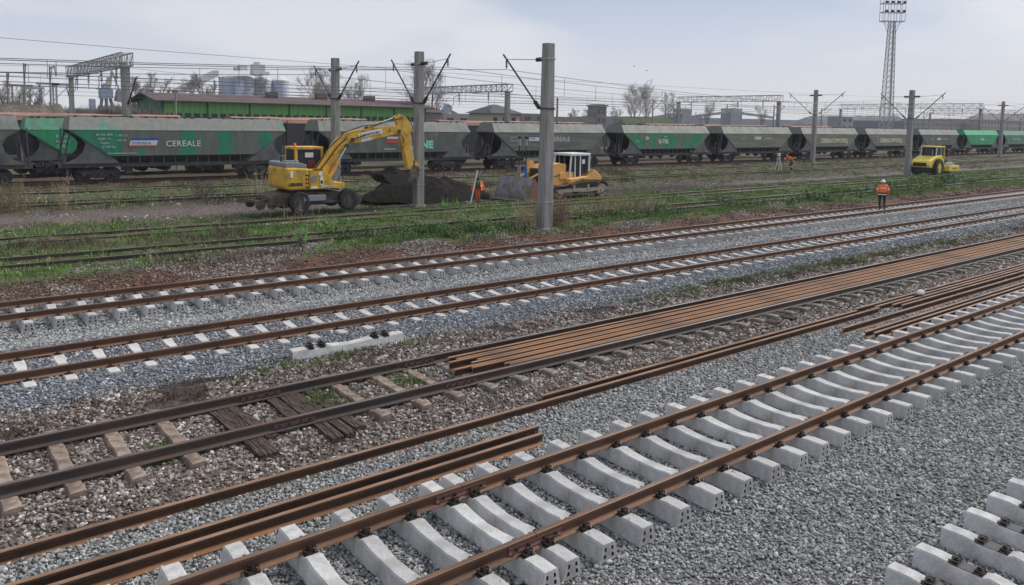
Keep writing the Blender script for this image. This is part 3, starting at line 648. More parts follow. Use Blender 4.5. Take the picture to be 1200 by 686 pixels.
for i, tx in enumerate(('82 RO-GFR', '0668 1-7', 'Tagpps', '25 000 kg')): text(tx, .2, white_p, b1, (2.95+.1*i, -1.515, 3.1-i*.27))
text('1.38 2 9', .2, white_p, b1, (4.15, -1.515, 3.05)); text('GG 24', .2, white_p, b1, (4.2, -1.515, 2.72))
MB().box(3.6, 5.4, -1.516, -1.508, 1.9, 1.93, white_p).build('print_line', None, b1)
b2 = WG[1][1]
emblem(b2, 7.3, 2.5, 1.1, .55, white_p, red_p, red_p); MB().box(7.2, 8.3, -1.516, -1.508, 1.98, 2.04, white_p).build('print_line', None, b2)
text('ILONE', .88, cyan_p, b2, (9.3, -1.518, 2.08), name='graffiti', font_offset=.05, sx=1.05)
b3 = WG[2][1]
emblem(b3, 5.5, 2.65, 1.35, .5, blue_p, white_p, white_p, 'CFMR'); text('CEREALE', .62, white_p, b3, (8.35, -1.515, 2.62), font_offset=.004)
for i, tx in enumerate(('82 53 930', '0706 5 00')): text(tx, .22, white_p, b3, (3.3, -1.515, 2.9-i*.3))
b4 = WG[3][1]
text('Kr', .5, white_p, b4, (4.8, -1.518, 2.75), name='graffiti', font_offset=.03); text('G-TEI:', .62, white_p, b4, (6.9, -1.518, 2.35), name='graffiti', font_offset=.03); text('B~', .5, cyan_p, b4, (3.3, -1.518, 2.45), name='graffiti', rz=0); text('ov', .4, white_p, b4, (7.9, -1.518, 3.0), name='graffiti')
b5 = WG[4][1]
emblem(b5, 7.6, 2.75, 1.4, .36, white_p, white_p, white_p, 'CFMR'); text('CEREALE', .42, white_p, b5, (9.9, -1.515, 2.75)); text('82 53 05', .22, white_p, b5, (5, -1.515, 2.8))
for kk in (5, 6):
    text('CEREALCOM DOLJ', .82, M('cream_print', (.66, .66, .45), .7, var=.15), WG[kk][1], (5.9 if kk == 5 else 5.2, -1.515, 2.3), font_offset=.022)
    for i in range(3): text('82 53', .25, white_p, WG[kk][1], (4.2, -1.515, 3.1-i*.4))
emblem(WG[7][1], 7.4, 2.6, 1.4, .36, white_p, white_p, white_p); text('CEREALE', .42, white_p, WG[7][1], (9.6, -1.515, 2.6)); text('82 53', .42, white_p, WG[7][1], (5, -1.515, 2.6))
emblem(WG[8][1], 8.0, 2.5, 1.1, .36, white_p, white_p, white_p); text('CARGO', .42, white_p, WG[8][1], (9.6, -1.515, 2.5))
text('TRANS CEREAL', .6, white_p, WG[9][1], (5.6, -1.515, 2.5))
# second row: one green hopper in the gap, then orange-topped wagons
t_, bd_ = hopper_wagon(5.3, 66.5, .1, 'bright green hopper wagon on the second track, seen through the gap at left', g_new, g_mid, None)
for i, tx in enumerate(('82 53', '0660 2', 'GFR')): text(tx, .32, white_p, bd_, (3.3, -1.518, 2.9-i*.36))
orange_top = M('salmon_tarp', (.33, .18, .135), .85, col2=(.25, .145, .11), scale=.7, lo=.4, hi=.7, var=.15, vscale=2)
redtop = M('red_tarp', (.32, .15, .13), .85, col2=(.28, .18, .14), scale=.7, lo=.4, hi=.7, var=.15, vscale=2)
def low_wagon(x0, x1, label, m, y=70.6, zt=4.68):
    t = empty('covered_wagon', (x0, y, .1), label, 'freight wagon', 'orange-topped wagons behind the grain train')
    L_ = x1-x0; MB().box(0, L_, -1.4, 1.4, 1.2, zt-.55, steel_dark).build('body', None, t)
    b = MB(); n = int(L_/1.2); vs = []; rr = random.Random(int(x0))
    for i in range(n+1):
        x = L_*i/n; h = rr.uniform(-.03, .04); vs += [(x, -1.42, zt-.55), (x, -1.3, zt-.2+h*.5), (x, -.5, zt-.02+h), (x, .5, zt+h), (x, 1.3, zt-.2), (x, 1.42, zt-.55)]
    b.add(vs, [(i*6+k, i*6+k+1, i*6+k+7, i*6+k+6) for i in range(n) for k in range(5)]+[(0, 1, 2, 3, 4, 5), tuple(n*6+k for k in range(6))], m); b.build('tarpaulin', None, t)
    b = MB()
    for i in range(0, n+1, 2): b.box(L_*i/n-.04, L_*i/n+.04, -1.47, -1.41, 1.2, zt-.3, steel_dark)
    b.build('stake', None, t)
    for q in (2.2, L_-2.2):
        bo = link('bogie', BOG, t, (q, 0, 0))
        for a in (-.9, .9):
            for yy in (-.75, .75): link('wheel', _wm, bo, (a, yy, .46))
strips = [(5.6, 18.6, 'leftmost salmon-topped wagon, showing above the grain train at far left', orange_top), (22.9, 36.4, 'salmon-topped wagon in front of the long green shed', orange_top), (45.0, 66.4, 'red-topped wagon right of the shed, behind the tall pole', redtop),
          (77.6, 88, 'reddish-topped wagon behind the wagon with the green side', orange_top), (90, 106, 'reddish-topped wagon below the middle gantry', redtop), (112, 124, 'faded reddish-topped wagon farther right, left of the mast', redtop)]
for a, c, lb, m in strips: low_wagon(a, c, lb, m)
# ---------------------------------------------------------------- excavator (road-rail)
def wheel_tyre(parent, x, y, z, r, w, rim=yellow, name='wheel', tm=black):
    wv = empty_part(name, parent, (x, y, z))
    b = MB(); pr = [(-w/2, r*.62), (-w/2, r*.9), (-w/2+.05, r), (w/2-.05, r), (w/2, r*.9), (w/2, r*.62)]; n = 28; vs = []
    for k in range(n):
        t = 2*math.pi*k/n
        for yy, q in pr: vs.append((q*math.cos(t), yy, q*math.sin(t)))
    b.add(vs, [(k*6+j, k*6+(j+1) % 6, ((k+1) % n)*6+(j+1) % 6, ((k+1) % n)*6+j) for k in range(n) for j in range(6)], tm)
    for k in range(n):
        t = 2*math.pi*(k+.5)/n
        for s in (-1, 1):
            a = Vector((r*math.cos(t), s*w*.05, r*math.sin(t))); c = Vector((r*1.0*math.cos(t+s*.1), s*w*.46, r*1.0*math.sin(t+s*.1)))
            b.bar(a, c, .05, .05, tm)
    b.build('tyre', None, wv)
    b = MB(); b.tube([(0, -w*.36, 0), (0, w*.36, 0)], r*.62, 20, rim); b.tube([(0, -w*.48, 0), (0, w*.48, 0)], r*.26, 12, rim)
    for k in range(8): t = k*math.pi/4; b.tube([(r*.4*math.cos(t), -w*.39, r*.4*math.sin(t)), (r*.4*math.cos(t), w*.39, r*.4*math.sin(t))], .022, 5, steel_dark)
    b.build('rim', None, wv); return wv
def empty_part(name, parent, loc):
    b = MB(); b.tube([(0, -.05, 0), (0, .05, 0)], .05, 8, steel_dark); return b.build(name, None, parent, loc)
EX = empty('excavator', (16.5, 38.4, -.02), 'yellow wheeled road-rail excavator with its arm raised over the dark soil heap', 'excavator')
def W2(pts): return [(x-16.5, z+.02) for x, z in pts]
b = MB(); b.prism(W2([(14.2, .42), (14.6, .3), (17.9, .3), (18.9, .45), (18.9, .8), (18, .95), (14.6, .95), (14.2, .8)]), -.9, .9, mud_metal); b.tube([(-.2, 0, .9), (-.2, 0, 1.15)], .75, 20, steel_dark)
b.box(-.7, .5, -1.25, -.85, .55, .85, grey_paint); b.box(-.75, 1.3, -1.2, -.9, .42, .5, steel_dark)
b.build('chassis', None, EX, bevel=.02)
for x in (15.62, 18.33):
    for y in (-1.05, 1.05): wheel_tyre(EX, x-16.5, y, .53, .53, .42, mud_metal)
for x in (13.75, 14.35, 19.1):
    for y in (-.75, .75): wheelset(EX, x-16.5, y, .42 if x < 19 else .5, .23, mud_metal, .12, 'rail_wheel')
b = MB(); b.bar((-2.8, -.6, .55), (-1.8, -.5, .8), .14, .12, mud_metal); b.bar((-2.8, .6, .55), (-1.8, .5, .8), .14, .12, mud_metal); b.box(-2.95, -2.6, -.8, .8, .5, .62, mud_metal); b.bar((2.6, 0, .6), (2.2, 0, .75), .3, .12, mud_metal); b.build('rail_axle_arm', None, EX)
b = MB(); b.prism(W2([(14.85, 1.28), (15.0, 1.12), (16.1, 1.12), (16.1, 2.22), (15.5, 2.28), (14.85, 2.3)]), -1.22, 1.22, yellow); b.build('counterweight', None, EX, bevel=.16)
b = MB(); b.prism(W2([(14.9, 2.3), (15.5, 2.3), (16.0, 2.22), (16.0, 2.42), (15.6, 2.52), (15.05, 2.55), (14.88, 2.5)]), -1.15, 1.15, grey_paint)
for q in (15.1, 15.35, 15.6): b.box(q-16.5-.08, q-16.5+.08, -.9, -.5, 2.5, 2.64, grey_paint)
b.tube([(-1.5, -.3, 2.5), (-1.5, -.3, 2.85)], .06, 8, steel_dark); b.build('engine_cover', None, EX, bevel=.03)
b = MB(); b.prism(W2([(16.1, 1.14), (18.05, 1.14), (18.1, 1.42), (17.5, 1.45), (17.1, 2.0), (16.8, 2.13), (16.1, 2.15)]), -1.2, -.35, yellow); b.prism(W2([(16.1, 1.14), (18.05, 1.14), (18.1, 1.42), (17.6, 1.45), (16.1, 1.5)]), -.35, 1.2, yellow)
b.box(-.35, -.33, -1.215, -1.195, 1.2, 2.1, steel_dark); b.box(-.2, .35, -1.215, -1.2, 2.14, 2.2, steel_dark)
b.build('turret_body', None, EX, bevel=.04)
for i in range(4): MB().prism([(-.6, 1.95-i*.2), (-.42, 1.9-i*.2), (-.42, 1.82-i*.2), (-.6, 1.87-i*.2)], -1.235, -1.225, blackp).build('warning_stripe', None, EX)
b = MB()
for x0, x1, z0, z1, m in ((-.25, .02, 1.55, 1.85, grey_paint), (.2, .36, 1.38, 1.8, white_w), (-.3, .05, 1.2, 1.3, white_w), (.3, 1.0, 1.2, 1.31, white_w), (.22, .34, 1.43, 1.6, blackp)):
    b.box(x0, x1, -1.224 if m is not blackp else -1.228, -1.214, z0, z1, m)
b.tube([(.22, -1.222, 1.95), (.22, -1.205, 1.95)], .11, 12, white_w); b.build('sticker', None, EX)
text('LIEBHERR', .22, blackp, EX, (-1.5, -1.226, 1.36), font_offset=.012, sx=.78); MB().box(-1.4, -1.26, -1.23, -1.224, 1.8, 2.12, white_w).build('sticker', None, EX)
text('SWIETELSKY', .11, blackp, EX, (.36, -1.232, 1.215))
# cab on the far side of the boom
b = MB()
for x in (15.86, 17.35):
    for y in (-.1, 1.15): b.bar((x-16.5, y, 1.5), (x-16.5-(0 if x < 17 else .08), y, 3.2), .13, .13, yellow)
b.box(-.72, .85, -.17, 1.22, 3.16, 3.3, yellow); b.box(-.7, .95, -.15, 1.2, 1.5, 1.95, yellow); b.bar((.85, -.1, 1.9), (.78, -.1, 3.2), .08, .08, yellow)
cb = b.build('cab', None, EX, bevel=.02)
MB().box(-.62, .8, -.11, -.09, 1.96, 3.14, glass).build('window', None, cb); MB().box(.82, .84, -.05, 1.1, 1.96, 3.14, glass).build('window', None, cb); MB().box(-.68, -.66, -.05, 1.1, 1.96, 3.14, glass).build('window', None, cb)
b = MB(); b.box(-.15, .3, -.135, -.125, 2.75, 3.0, white_p); b.box(0, .4, -.134, -.124, 2.1, 2.6, dred); b.build('cab_interior', None, cb)
MB().tube([(-.62, .1, 3.3), (-.62, .1, 3.5)], .07, 10, orange_c).build('beacon', None, cb)
b = MB(); b.prism(W2([(16.75, 1.55), (17.25, 1.45), (17.65, 2.2), (18.55, 3.3), (19.15, 3.62), (18.95, 4.1), (18.5, 3.98), (18.05, 3.68), (17.2, 2.6), (16.7, 1.95)]), -.42, -.05, yellow)
b.tube([(.45, -.5, 1.85), (.45, .05, 1.85)], .13, 10, steel_dark); b.tube([(2.42, -.5, 3.68), (2.42, .05, 3.68)], .12, 10, steel_dark); b.build('boom_base', None, EX, bevel=.02)
b = MB(); b.prism(W2([(18.8, 3.5), (19.2, 3.48), (19.6, 3.55), (21.7, 3.98), (21.95, 4.15), (21.75, 4.42), (21.4, 4.42), (20.0, 4.28), (19.0, 4.14), (18.6, 4.02)]), -.40, -.07, yellow); b.build('boom', None, EX, bevel=.02)
MB().prism(W2([(19.3, 3.72), (20.75, 4.02), (20.68, 4.27), (19.24, 3.97)]), -.418, -.412, white_w).build('boom_plate', None, EX)
to = text('SWIETELSKY', .2, blackp, EX, (3.08, -.424, 3.84), font_offset=.004, sx=.92); to.rotation_euler = (0, R(-11.5), 0)
b = MB(); b.tube([(2.93, -.425, 3.88), (2.93, -.416, 3.88)], .09, 14, blackp); b.tube([(2.93, -.428, 3.88), (2.93, -.424, 3.88)], .05, 12, white_w); b.prism(W2([(19.45, 3.52), (20.1, 3.65), (20.08, 3.78), (19.42, 3.66)]), -.42, -.41, white_p); b.build('boom_emblem', None, EX)
for cx, cz in ((17.75, 2.85), (18.55, 3.75), (21.2, 4.18), (16.9, 1.75)):
    MB().prism(W2([(cx-.1, cz-.08), (cx+.1, cz-.04), (cx, cz+.12)]), -.43, -.421, blackp).build('warning_sign', None, EX)
    MB().prism(W2([(cx-.055, cz-.05), (cx+.055, cz-.025), (cx, cz+.07)]), -.434, -.43, yellow).build('warning_sign', None, EX)
b = MB(); b.prism(W2([(21.5, 4.95), (21.95, 5.08), (22.3, 4.9), (22.62, 4.35), (22.55, 3.6), (22.75, 2.3), (22.6, 1.95), (22.35, 2.0), (22.05, 3.2), (21.8, 4.1), (21.72, 4.5)]), -.38, -.1, yellow)
b.prism(W2([(22.15, 3.1), (22.3, 3.0), (22.55, 2.2), (22.4, 2.1)]), -.40, -.385, orange_y)
b.tube([(5.3, -.45, 4.15), (5.3, -.03, 4.15)], .11, 10, steel_dark); b.build('stick', None, EX, bevel=.02)
def cyl(name, a, c, r, frac=.55, m1=yellow, par=EX):
    a, c = Vector(a), Vector(c); mid = a+(c-a)*frac; b = MB(); b.tube([a, mid], r, 10, m1); b.tube([mid, c], r*.55, 8, chrome); b.tube([a-Vector((0, r, 0)), a+Vector((0, r, 0))], r*1.2, 8, steel_dark); b.tube([c-Vector((0, r, 0)), c+Vector((0, r, 0))], r*1.1, 8, steel_dark); return b.build(name, None, par)
cyl('stick_cylinder', (3.35, -.24, 4.3), (5.25, -.24, 4.98), .085, .5); cyl('boom_cylinder', (.95, -.5, 1.55), (2.05, -.5, 3.35), .1, .55); cyl('boom_cylinder', (.95, .05, 1.55), (2.05, .05, 3.35), .1, .55)
cyl('bucket_cylinder', (5.95, -.24, 4.6), (6.35, -.24, 2.4), .075, .45)
b = MB()
for dy, pts in ((-.44, [(.3, 2.2), (1.0, 3.2), (1.9, 4.05), (3.0, 4.42), (3.8, 4.5), (4.8, 4.75), (5.5, 4.9)]), (-.46, [(.35, 1.9), (.9, 2.5), (1.6, 3.4), (2.0, 3.7)]), (-.2, [(5.6, 5.02), (6.05, 4.95), (6.3, 4.4), (6.2, 3.9)]), (-.46, [(1.5, 2.4), (1.75, 2.0), (1.6, 1.5), (1.2, 1.3)]), (-.42, [(5.35, 4.0), (5.6, 3.7), (5.55, 3.2)]), (-.47, [(2.2, 3.5), (2.6, 3.75), (3.2, 3.95)])):
    b.tube([(x, dy, z) for x, z in pts], .03, 5, blackp)
b.build('hydraulic_hose', None, EX)
b = MB(); b.bar((5.85, -.24, 2.1), (6.7, -.24, 2.05), .12, .2, mud_metal); b.bar((6.4, -.24, 2.4), (6.75, -.24, 2.0), .1, .2, yellow); b.box(6.0, 6.45, -.45, 0, 1.45, 1.95, mud_metal); b.bar((6.7, -.24, 2.0), (6.45, -.24, 1.5), .1, .2, mud_metal); b.build('bucket_linkage', None, EX)
bucket_m = M('worn_bucket', (.035, .03, .027), .8, .1, col2=(.16, .15, .135), scale=1.6, lo=.5, hi=.72)
# bucket: open scoop, curved floor
b = MB(); prof = [(3.95, 1.78), (4.2, 1.45), (4.55, 1.22), (5.1, 1.12), (5.7, 1.16), (6.1, 1.4), (6.3, 1.75)]; vs = []
for q, (x, z) in enumerate(prof): vs += [(x, -1.0, z), (x, .7, z)]
n = len(prof)
for q, (x, z) in enumerate(prof): dx = 5.1-x; dz = 1.7-z; l_ = math.hypot(dx, dz); vs += [(x+dx/l_*.05, -.96, z+dz/l_*.05), (x+dx/l_*.05, .66, z+dz/l_*.05)]
fs = [(2*i, 2*i+1, 2*i+3, 2*i+2) for i in range(n-1)]+[(2*n+2*i, 2*n+2*i+1, 2*n+2*i+3, 2*n+2*i+2) for i in range(n-1)]
b.add(vs, fs, bucket_m); b.prism(prof, -1.02, -.95, bucket_m); b.prism(prof, .65, .72, bucket_m)
for k in range(5): b.bar((4.0, -.9+k*.38, 1.78), (3.72, -.9+k*.38, 1.9), .12, .07, bucket_m)
b.build('bucket', None, EX)
def heap(name, cx, cy, rx, ry, h, z0, m, label=None, cat=None, peaks=None, seed=0, nr=26, na=64, rough=.16, parent=None, skirt=.12):
    vs = [(0, 0, 0)]; fs = []; rr = random.Random(seed); s0 = rr.uniform(0, 60)
    for i in range(nr+1):
        q = i/nr
        for k in range(na):
            t = 2*math.pi*k/na; ed = 1+.18*(fbm(math.cos(t)*1.7+s0, math.sin(t)*1.7+s0, 3)-.5)*2
            x, y = q*rx*ed*math.cos(t), q*ry*ed*math.sin(t); z = 0
            for (px, py, ph, pr) in (peaks or [(0, 0, 1, 1)]):
                d = math.hypot(x/rx-px, y/ry-py)/pr; z = max(z, ph*max(0, 1-d**1.25))
            z = h*z+(rough*(fbm((x+s0)*1.6, (y+s0)*1.6, 4)-.5)*2+rough*.5*(vn((x+s0)*7, y*7)-.5))*(1-q*.75)-skirt*q
            vs.append((x, y, z))
    vs[0] = (0, 0, sum(vs[1+k][2] for k in range(na))/na)
    b = MB(); fs = [(1+i*na+k, 1+i*na+(k+1) % na, 1+(i+1)*na+(k+1) % na, 1+(i+1)*na+k) for i in range(nr) for k in range(na)]
    b.add(vs, fs, m); o = b.build(name, None, parent, (cx, cy, z0), smooth=True); return tag(o, label, cat)
heap('soil_load', 16.5+5.0, 38.25, 1.2, .82, .6, 1.6, soil, 'dark soil heaped in the excavator bucket', 'soil', seed=2, nr=12, na=36, rough=.12)
heap('soil_heap', 25.9, 41.5, 5.2, 2.2, 1.95, -.25, soil, 'large dark soil heap below the excavator bucket, behind the concrete pole', 'soil heap', peaks=[(-.15, 0, .88, .95), (-.5, 0, .55, .6), (.28, .1, .72, .8), (-.38, .3, .9, .45)], seed=4, na=90, nr=34)
# ---------------------------------------------------------------- bulldozer
DZ = empty('bulldozer', (35.2, 38.7, -.3), 'orange-yellow tracked bulldozer with a white cab, behind the tall concrete pole', 'bulldozer')
def D2(pts): return [(x-35.2, z+.3) for x, z in pts]
for q in (-1.15, 1.15):
    tr = empty_part('crawler_track', DZ, (0, q, .5))
    out_ = [(33.0, .15), (33.05, .0), (33.4, -.22), (34, -.28), (37.2, -.28), (37.7, -.1), (37.8, .25), (37.5, .55), (36.9, .62), (35.4, .68), (33.9, .32), (33.3, .3)]
    pts = [Vector((x, 0, z)) for x, z in [(a, c-.2) for a, c in D2(out_)]]
    L_ = len(pts); tot = []
    for i in range(L_):
        a, c = pts[i], pts[(i+1) % L_]; m_ = max(1, int((c-a).length/.2))
        for j in range(m_): tot.append((a+(c-a)*j/m_, (c-a).normalized()))
    b = MB()
    for p, d in tot:
        b.bar(p-Vector((0, .28, 0)), p+Vector((0, .28, 0)), .19, .06, mud_metal, up=Vector((0, 1, 0)).cross(d))
    b.build('track_shoe', None, tr)['kind'] = 'stuff'
    b = MB(); b.prism([(x, z-.2) for x, z in D2([(33.5, -.1), (37.2, -.1), (37.2, .12), (33.5, .12)])], -.2, .2, M('dusty_steel', (.34, .29, .24), .9, var=.2)); b.prism([(x, z-.2) for x, z in D2([(33.6, .1), (35.4, .5), (36.9, .5), (37.0, .3), (35.0, .15)])], -.15, .15, steel_dark)
    for x in (34.7, 36.0): b.box(x-35.2-.09, x-35.2+.09, -.22, .22, .1, .45, MATS['dusty_steel'])
    b.build('track_frame', None, tr)
    wheelset(tr, 2.1, 0, .02, .44, MATS['dusty_steel'], .42, 'drive_sprocket'); wheelset(tr, -1.75, 0, -.1, .3, MATS['dusty_steel'], .42, 'idler_wheel')
b = MB(); b.prism(D2([(32.6, .5), (34.4, .5), (34.5, 2.0), (33.9, 2.1), (33.0, 1.95), (32.6, 1.7)]), -.75, .75, orange_y); b.prism(D2([(32.45, .75), (32.6, .75), (32.6, 1.75), (32.45, 1.65)]), -.6, .6, blackp)
b.prism(D2([(32.9, 1.1), (34.2, 1.3), (34.2, 1.36), (32.9, 1.16)]), -.77, -.75, steel_dark); b.tube([(-1.6, .3, 2.2), (-1.6, .3, 2.75)], .07, 8, steel_dark); b.build('engine_hood', None, DZ, bevel=.05)
b = MB(); b.prism(D2([(34.4, .65), (36.8, .6), (37.3, .8), (37.35, 1.1), (36.9, 1.5), (36.6, 1.65), (36.3, 1.2), (34.4, 1.05)]), -1.25, 1.25, orange_y); b.bar((-.1, -1.2, .95), (1.4, -1.2, 1.75), .12, .1, orange_y); b.build('rear_body', None, DZ, bevel=.05)
b = MB()
for q in (-.8, .8):
    b.bar((-.45, q, 1.5), (-.32, q, 2.85), .11, .11, cabwhite); b.bar((.5, q, 1.2), (.5, q, 2.85), .1, .1, cabwhite); b.bar((1.3, q, 1.7), (1.33, q, 2.85), .13, .13, cabwhite); b.bar((.03, q, 1.2), (.03, q, 2.85), .09, .09, cabwhite)
b.box(-.42, 1.42, -.88, .88, 2.85, 3.02, cabwhite); b.box(-.2, .5, -.83, .83, 1.2, 1.4, cabwhite); b.box(-1.3, -.1, -.8, .8, 1.3, 1.75, orange_y)
cb = b.build('cab', None, DZ, bevel=.03)
for x0, x1, z0 in ((-.36, -.02, 1.8), (.08, .45, 1.4), (.55, 1.25, 1.7)): MB().box(x0, x1, -.79, -.77, z0, 2.84, glass).build('window', None, cb); MB().box(x0, x1, .77, .79, z0, 2.84, glass).build('window', None, cb)
MB().box(1.27, 1.29, -.7, .7, 1.8, 2.84, glass).build('window', None, cb); MB().box(.7, .95, -.80, -.795, 2.3, 2.6, white_w).build('sticker', None, cb)
b = MB(); b.prism(D2([(37.2, .3), (38.2, .35), (38.3, .5), (37.8, .65), (37.2, .7)]), -.5, .5, mud_metal)
for q in (-.4, .4): b.bar((2.9, q, .75), (3.05, q, .15), .12, .1, mud_metal)
b.build('ripper', None, DZ)
# blade: curved mouldboard, spans the track gauge
b = MB(); pr = [(30.5, -.25), (30.5, .05), (30.56, .4), (30.68, .8), (30.86, 1.22), (30.93, 1.2), (30.76, .8), (30.64, .4), (30.58, .05), (30.6, -.22)]
b.prism(D2(pr), -1.75, 1.7, blade_m); [b.box(-4.6+.0, -4.45, q-.03, q+.03, .1, 1.0, mud_metal) for q in (-1.0, 0, 1.0)]; b.build('blade', None, DZ)
b = MB(); b.prism(D2([(30.48, -.28), (31.1, -.2), (31.3, .3), (31.2, .85), (30.9, 1.24), (30.66, .7), (30.5, .1)]), -1.8, -1.75, rustred); b.prism(D2([(30.48, -.28), (31.1, -.2), (31.3, .3), (31.2, .85), (30.9, 1.24), (30.66, .7), (30.5, .1)]), 1.7, 1.75, rustred); b.build('blade_side', None, DZ)
b = MB(); b.box(-4.76, -4.6, -1.78, 1.72, .0, .1, MATS['dusty_steel']); b.build('cutting_edge', None, DZ)
b = MB()
for q in (-.8, .8): b.bar((-4.5, q*1.6, .6), (-1.6, q*1.25, .5), .16, .22, orange_y); b.bar((-4.35, q*.8, 1.2), (-2.2, q*.7, 2.0), .1, .1, orange_y); b.tube([(-2.2, q*.7, 2.0), (-2.6, q*.8, 1.3)], .09, 8, chrome)
b.prism(D2([(32.3, 1.2), (32.9, 1.9), (32.75, 2.2), (32.45, 2.25), (32.2, 1.6)]), -1.0, -.75, orange_y); b.prism(D2([(32.3, 1.2), (32.9, 1.9), (32.75, 2.2), (32.45, 2.25), (32.2, 1.6)]), .6, .85, orange_y); b.build('push_arm', None, DZ)
for q, mm in ((-.35, M('blue_sleeve', (.03, .12, .42), .5)), (.35, grey_paint)):
    b = MB(); b.tube([(-3.85, q, 1.4), (-3.85, q, 4.0)], .035, 6, blackp); b.tube([(-3.85, q, 1.45), (-3.85, q, 2.2)], .1, 10, mm); b.tube([(-3.85, q, 3.55), (-3.85, q, 3.95)], .07, 8, steel_grey); b.tube([(-3.85, q, 4.0), (-3.85, q, 4.12)], .13, 10, blackp); b.build('levelling_mast', None, DZ)
# ---------------------------------------------------------------- road roller
RO = empty('road_roller', (87.6, 37.3, -.28), 'yellow single-drum road roller parked beside the dirt strip at right', 'road roller', rz=R(0)); RO.scale = (.97, .97, .93)
for q in (-.95, .95): wheel_tyre(RO, -1.3, q*1.12, .98, .98, .6, yellow2)
b = MB(); b.tube([(2.6, -1.05, .75), (2.6, 1.05, .75)], .75, 32, steel_grey); b.tube([(2.6, -1.06, .75), (2.6, 1.06, .75)], .3, 16, steel_dark); b.build('drum', None, RO, smooth=False)
b = MB()
for q in (-1.2, 1.2): b.box(1.2, 3.75, q-.1, q+.1, .5, 1.15, yellow2)
b.box(3.55, 3.75, -1.1, 1.1, .5, 1.15, yellow2); b.box(1.05, 1.3, -1.1, 1.1, .5, 1.15, yellow2); b.box(.2, 1.2, -.35, .35, .55, .95, steel_dark); b.tube([(2.5, -.4, 1.5), (2.5, .5, 1.5)], .35, 14, blackp); b.build('drum_frame', None, RO, bevel=.03)
text('BOMAG', .3, blackp, RO, (2.0, -1.305, .7))
b = MB(); b.prism([(-3.1, 1.0), (-3.2, 1.35), (-2.9, 1.75), (-1.6, 2.25), (-.6, 2.35), (.1, 2.3), (.15, 1.3), (-.05, 1.05), (-.25, 1.55), (-.9, 1.75), (-1.55, 1.55), (-1.75, 1.1), (-2.4, .95)], -1.0, 1.0, yellow2)
b.build('engine_hood', None, RO, bevel=.06)
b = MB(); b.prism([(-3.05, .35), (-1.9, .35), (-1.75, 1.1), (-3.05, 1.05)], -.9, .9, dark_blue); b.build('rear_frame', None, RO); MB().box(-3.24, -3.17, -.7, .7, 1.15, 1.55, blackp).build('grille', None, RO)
b = MB()
for q in (-.8, .8): b.bar((-1.25, q, 2.2), (-1.05, q, 3.3), .1, .1, cabwhite); b.bar((.75, q, 1.2), (.7, q, 3.3), .13, .13, yellow2); b.bar((-.05, q, 1.3), (-.05, q, 3.3), .1, .1, yellow2)
b.box(-1.15, .85, -.9, .9, 3.28, 3.42, yellow2); b.prism([(-.1, 1.1), (.8, 1.0), (.85, 1.9), (-.1, 2.1)], -.85, .85, yellow2); cb = b.build('cab', None, RO, bevel=.03)
for x0, x1, z0 in ((-1.1, -.1, 2.25), (.02, .66, 2.0)):
    for q in (-.8, .8): MB().box(x0, x1, q-.01, q+.01, z0, 3.26, glass).build('window', None, cb)
MB().box(-1.17, -1.15, -.7, .7, 2.3, 3.25, glass).build('window', None, cb)
MB().tube([(-1.4, -.5, 2.2), (-1.4, -.5, 3.0)], .05, 8, steel_grey).build('exhaust', None, RO)
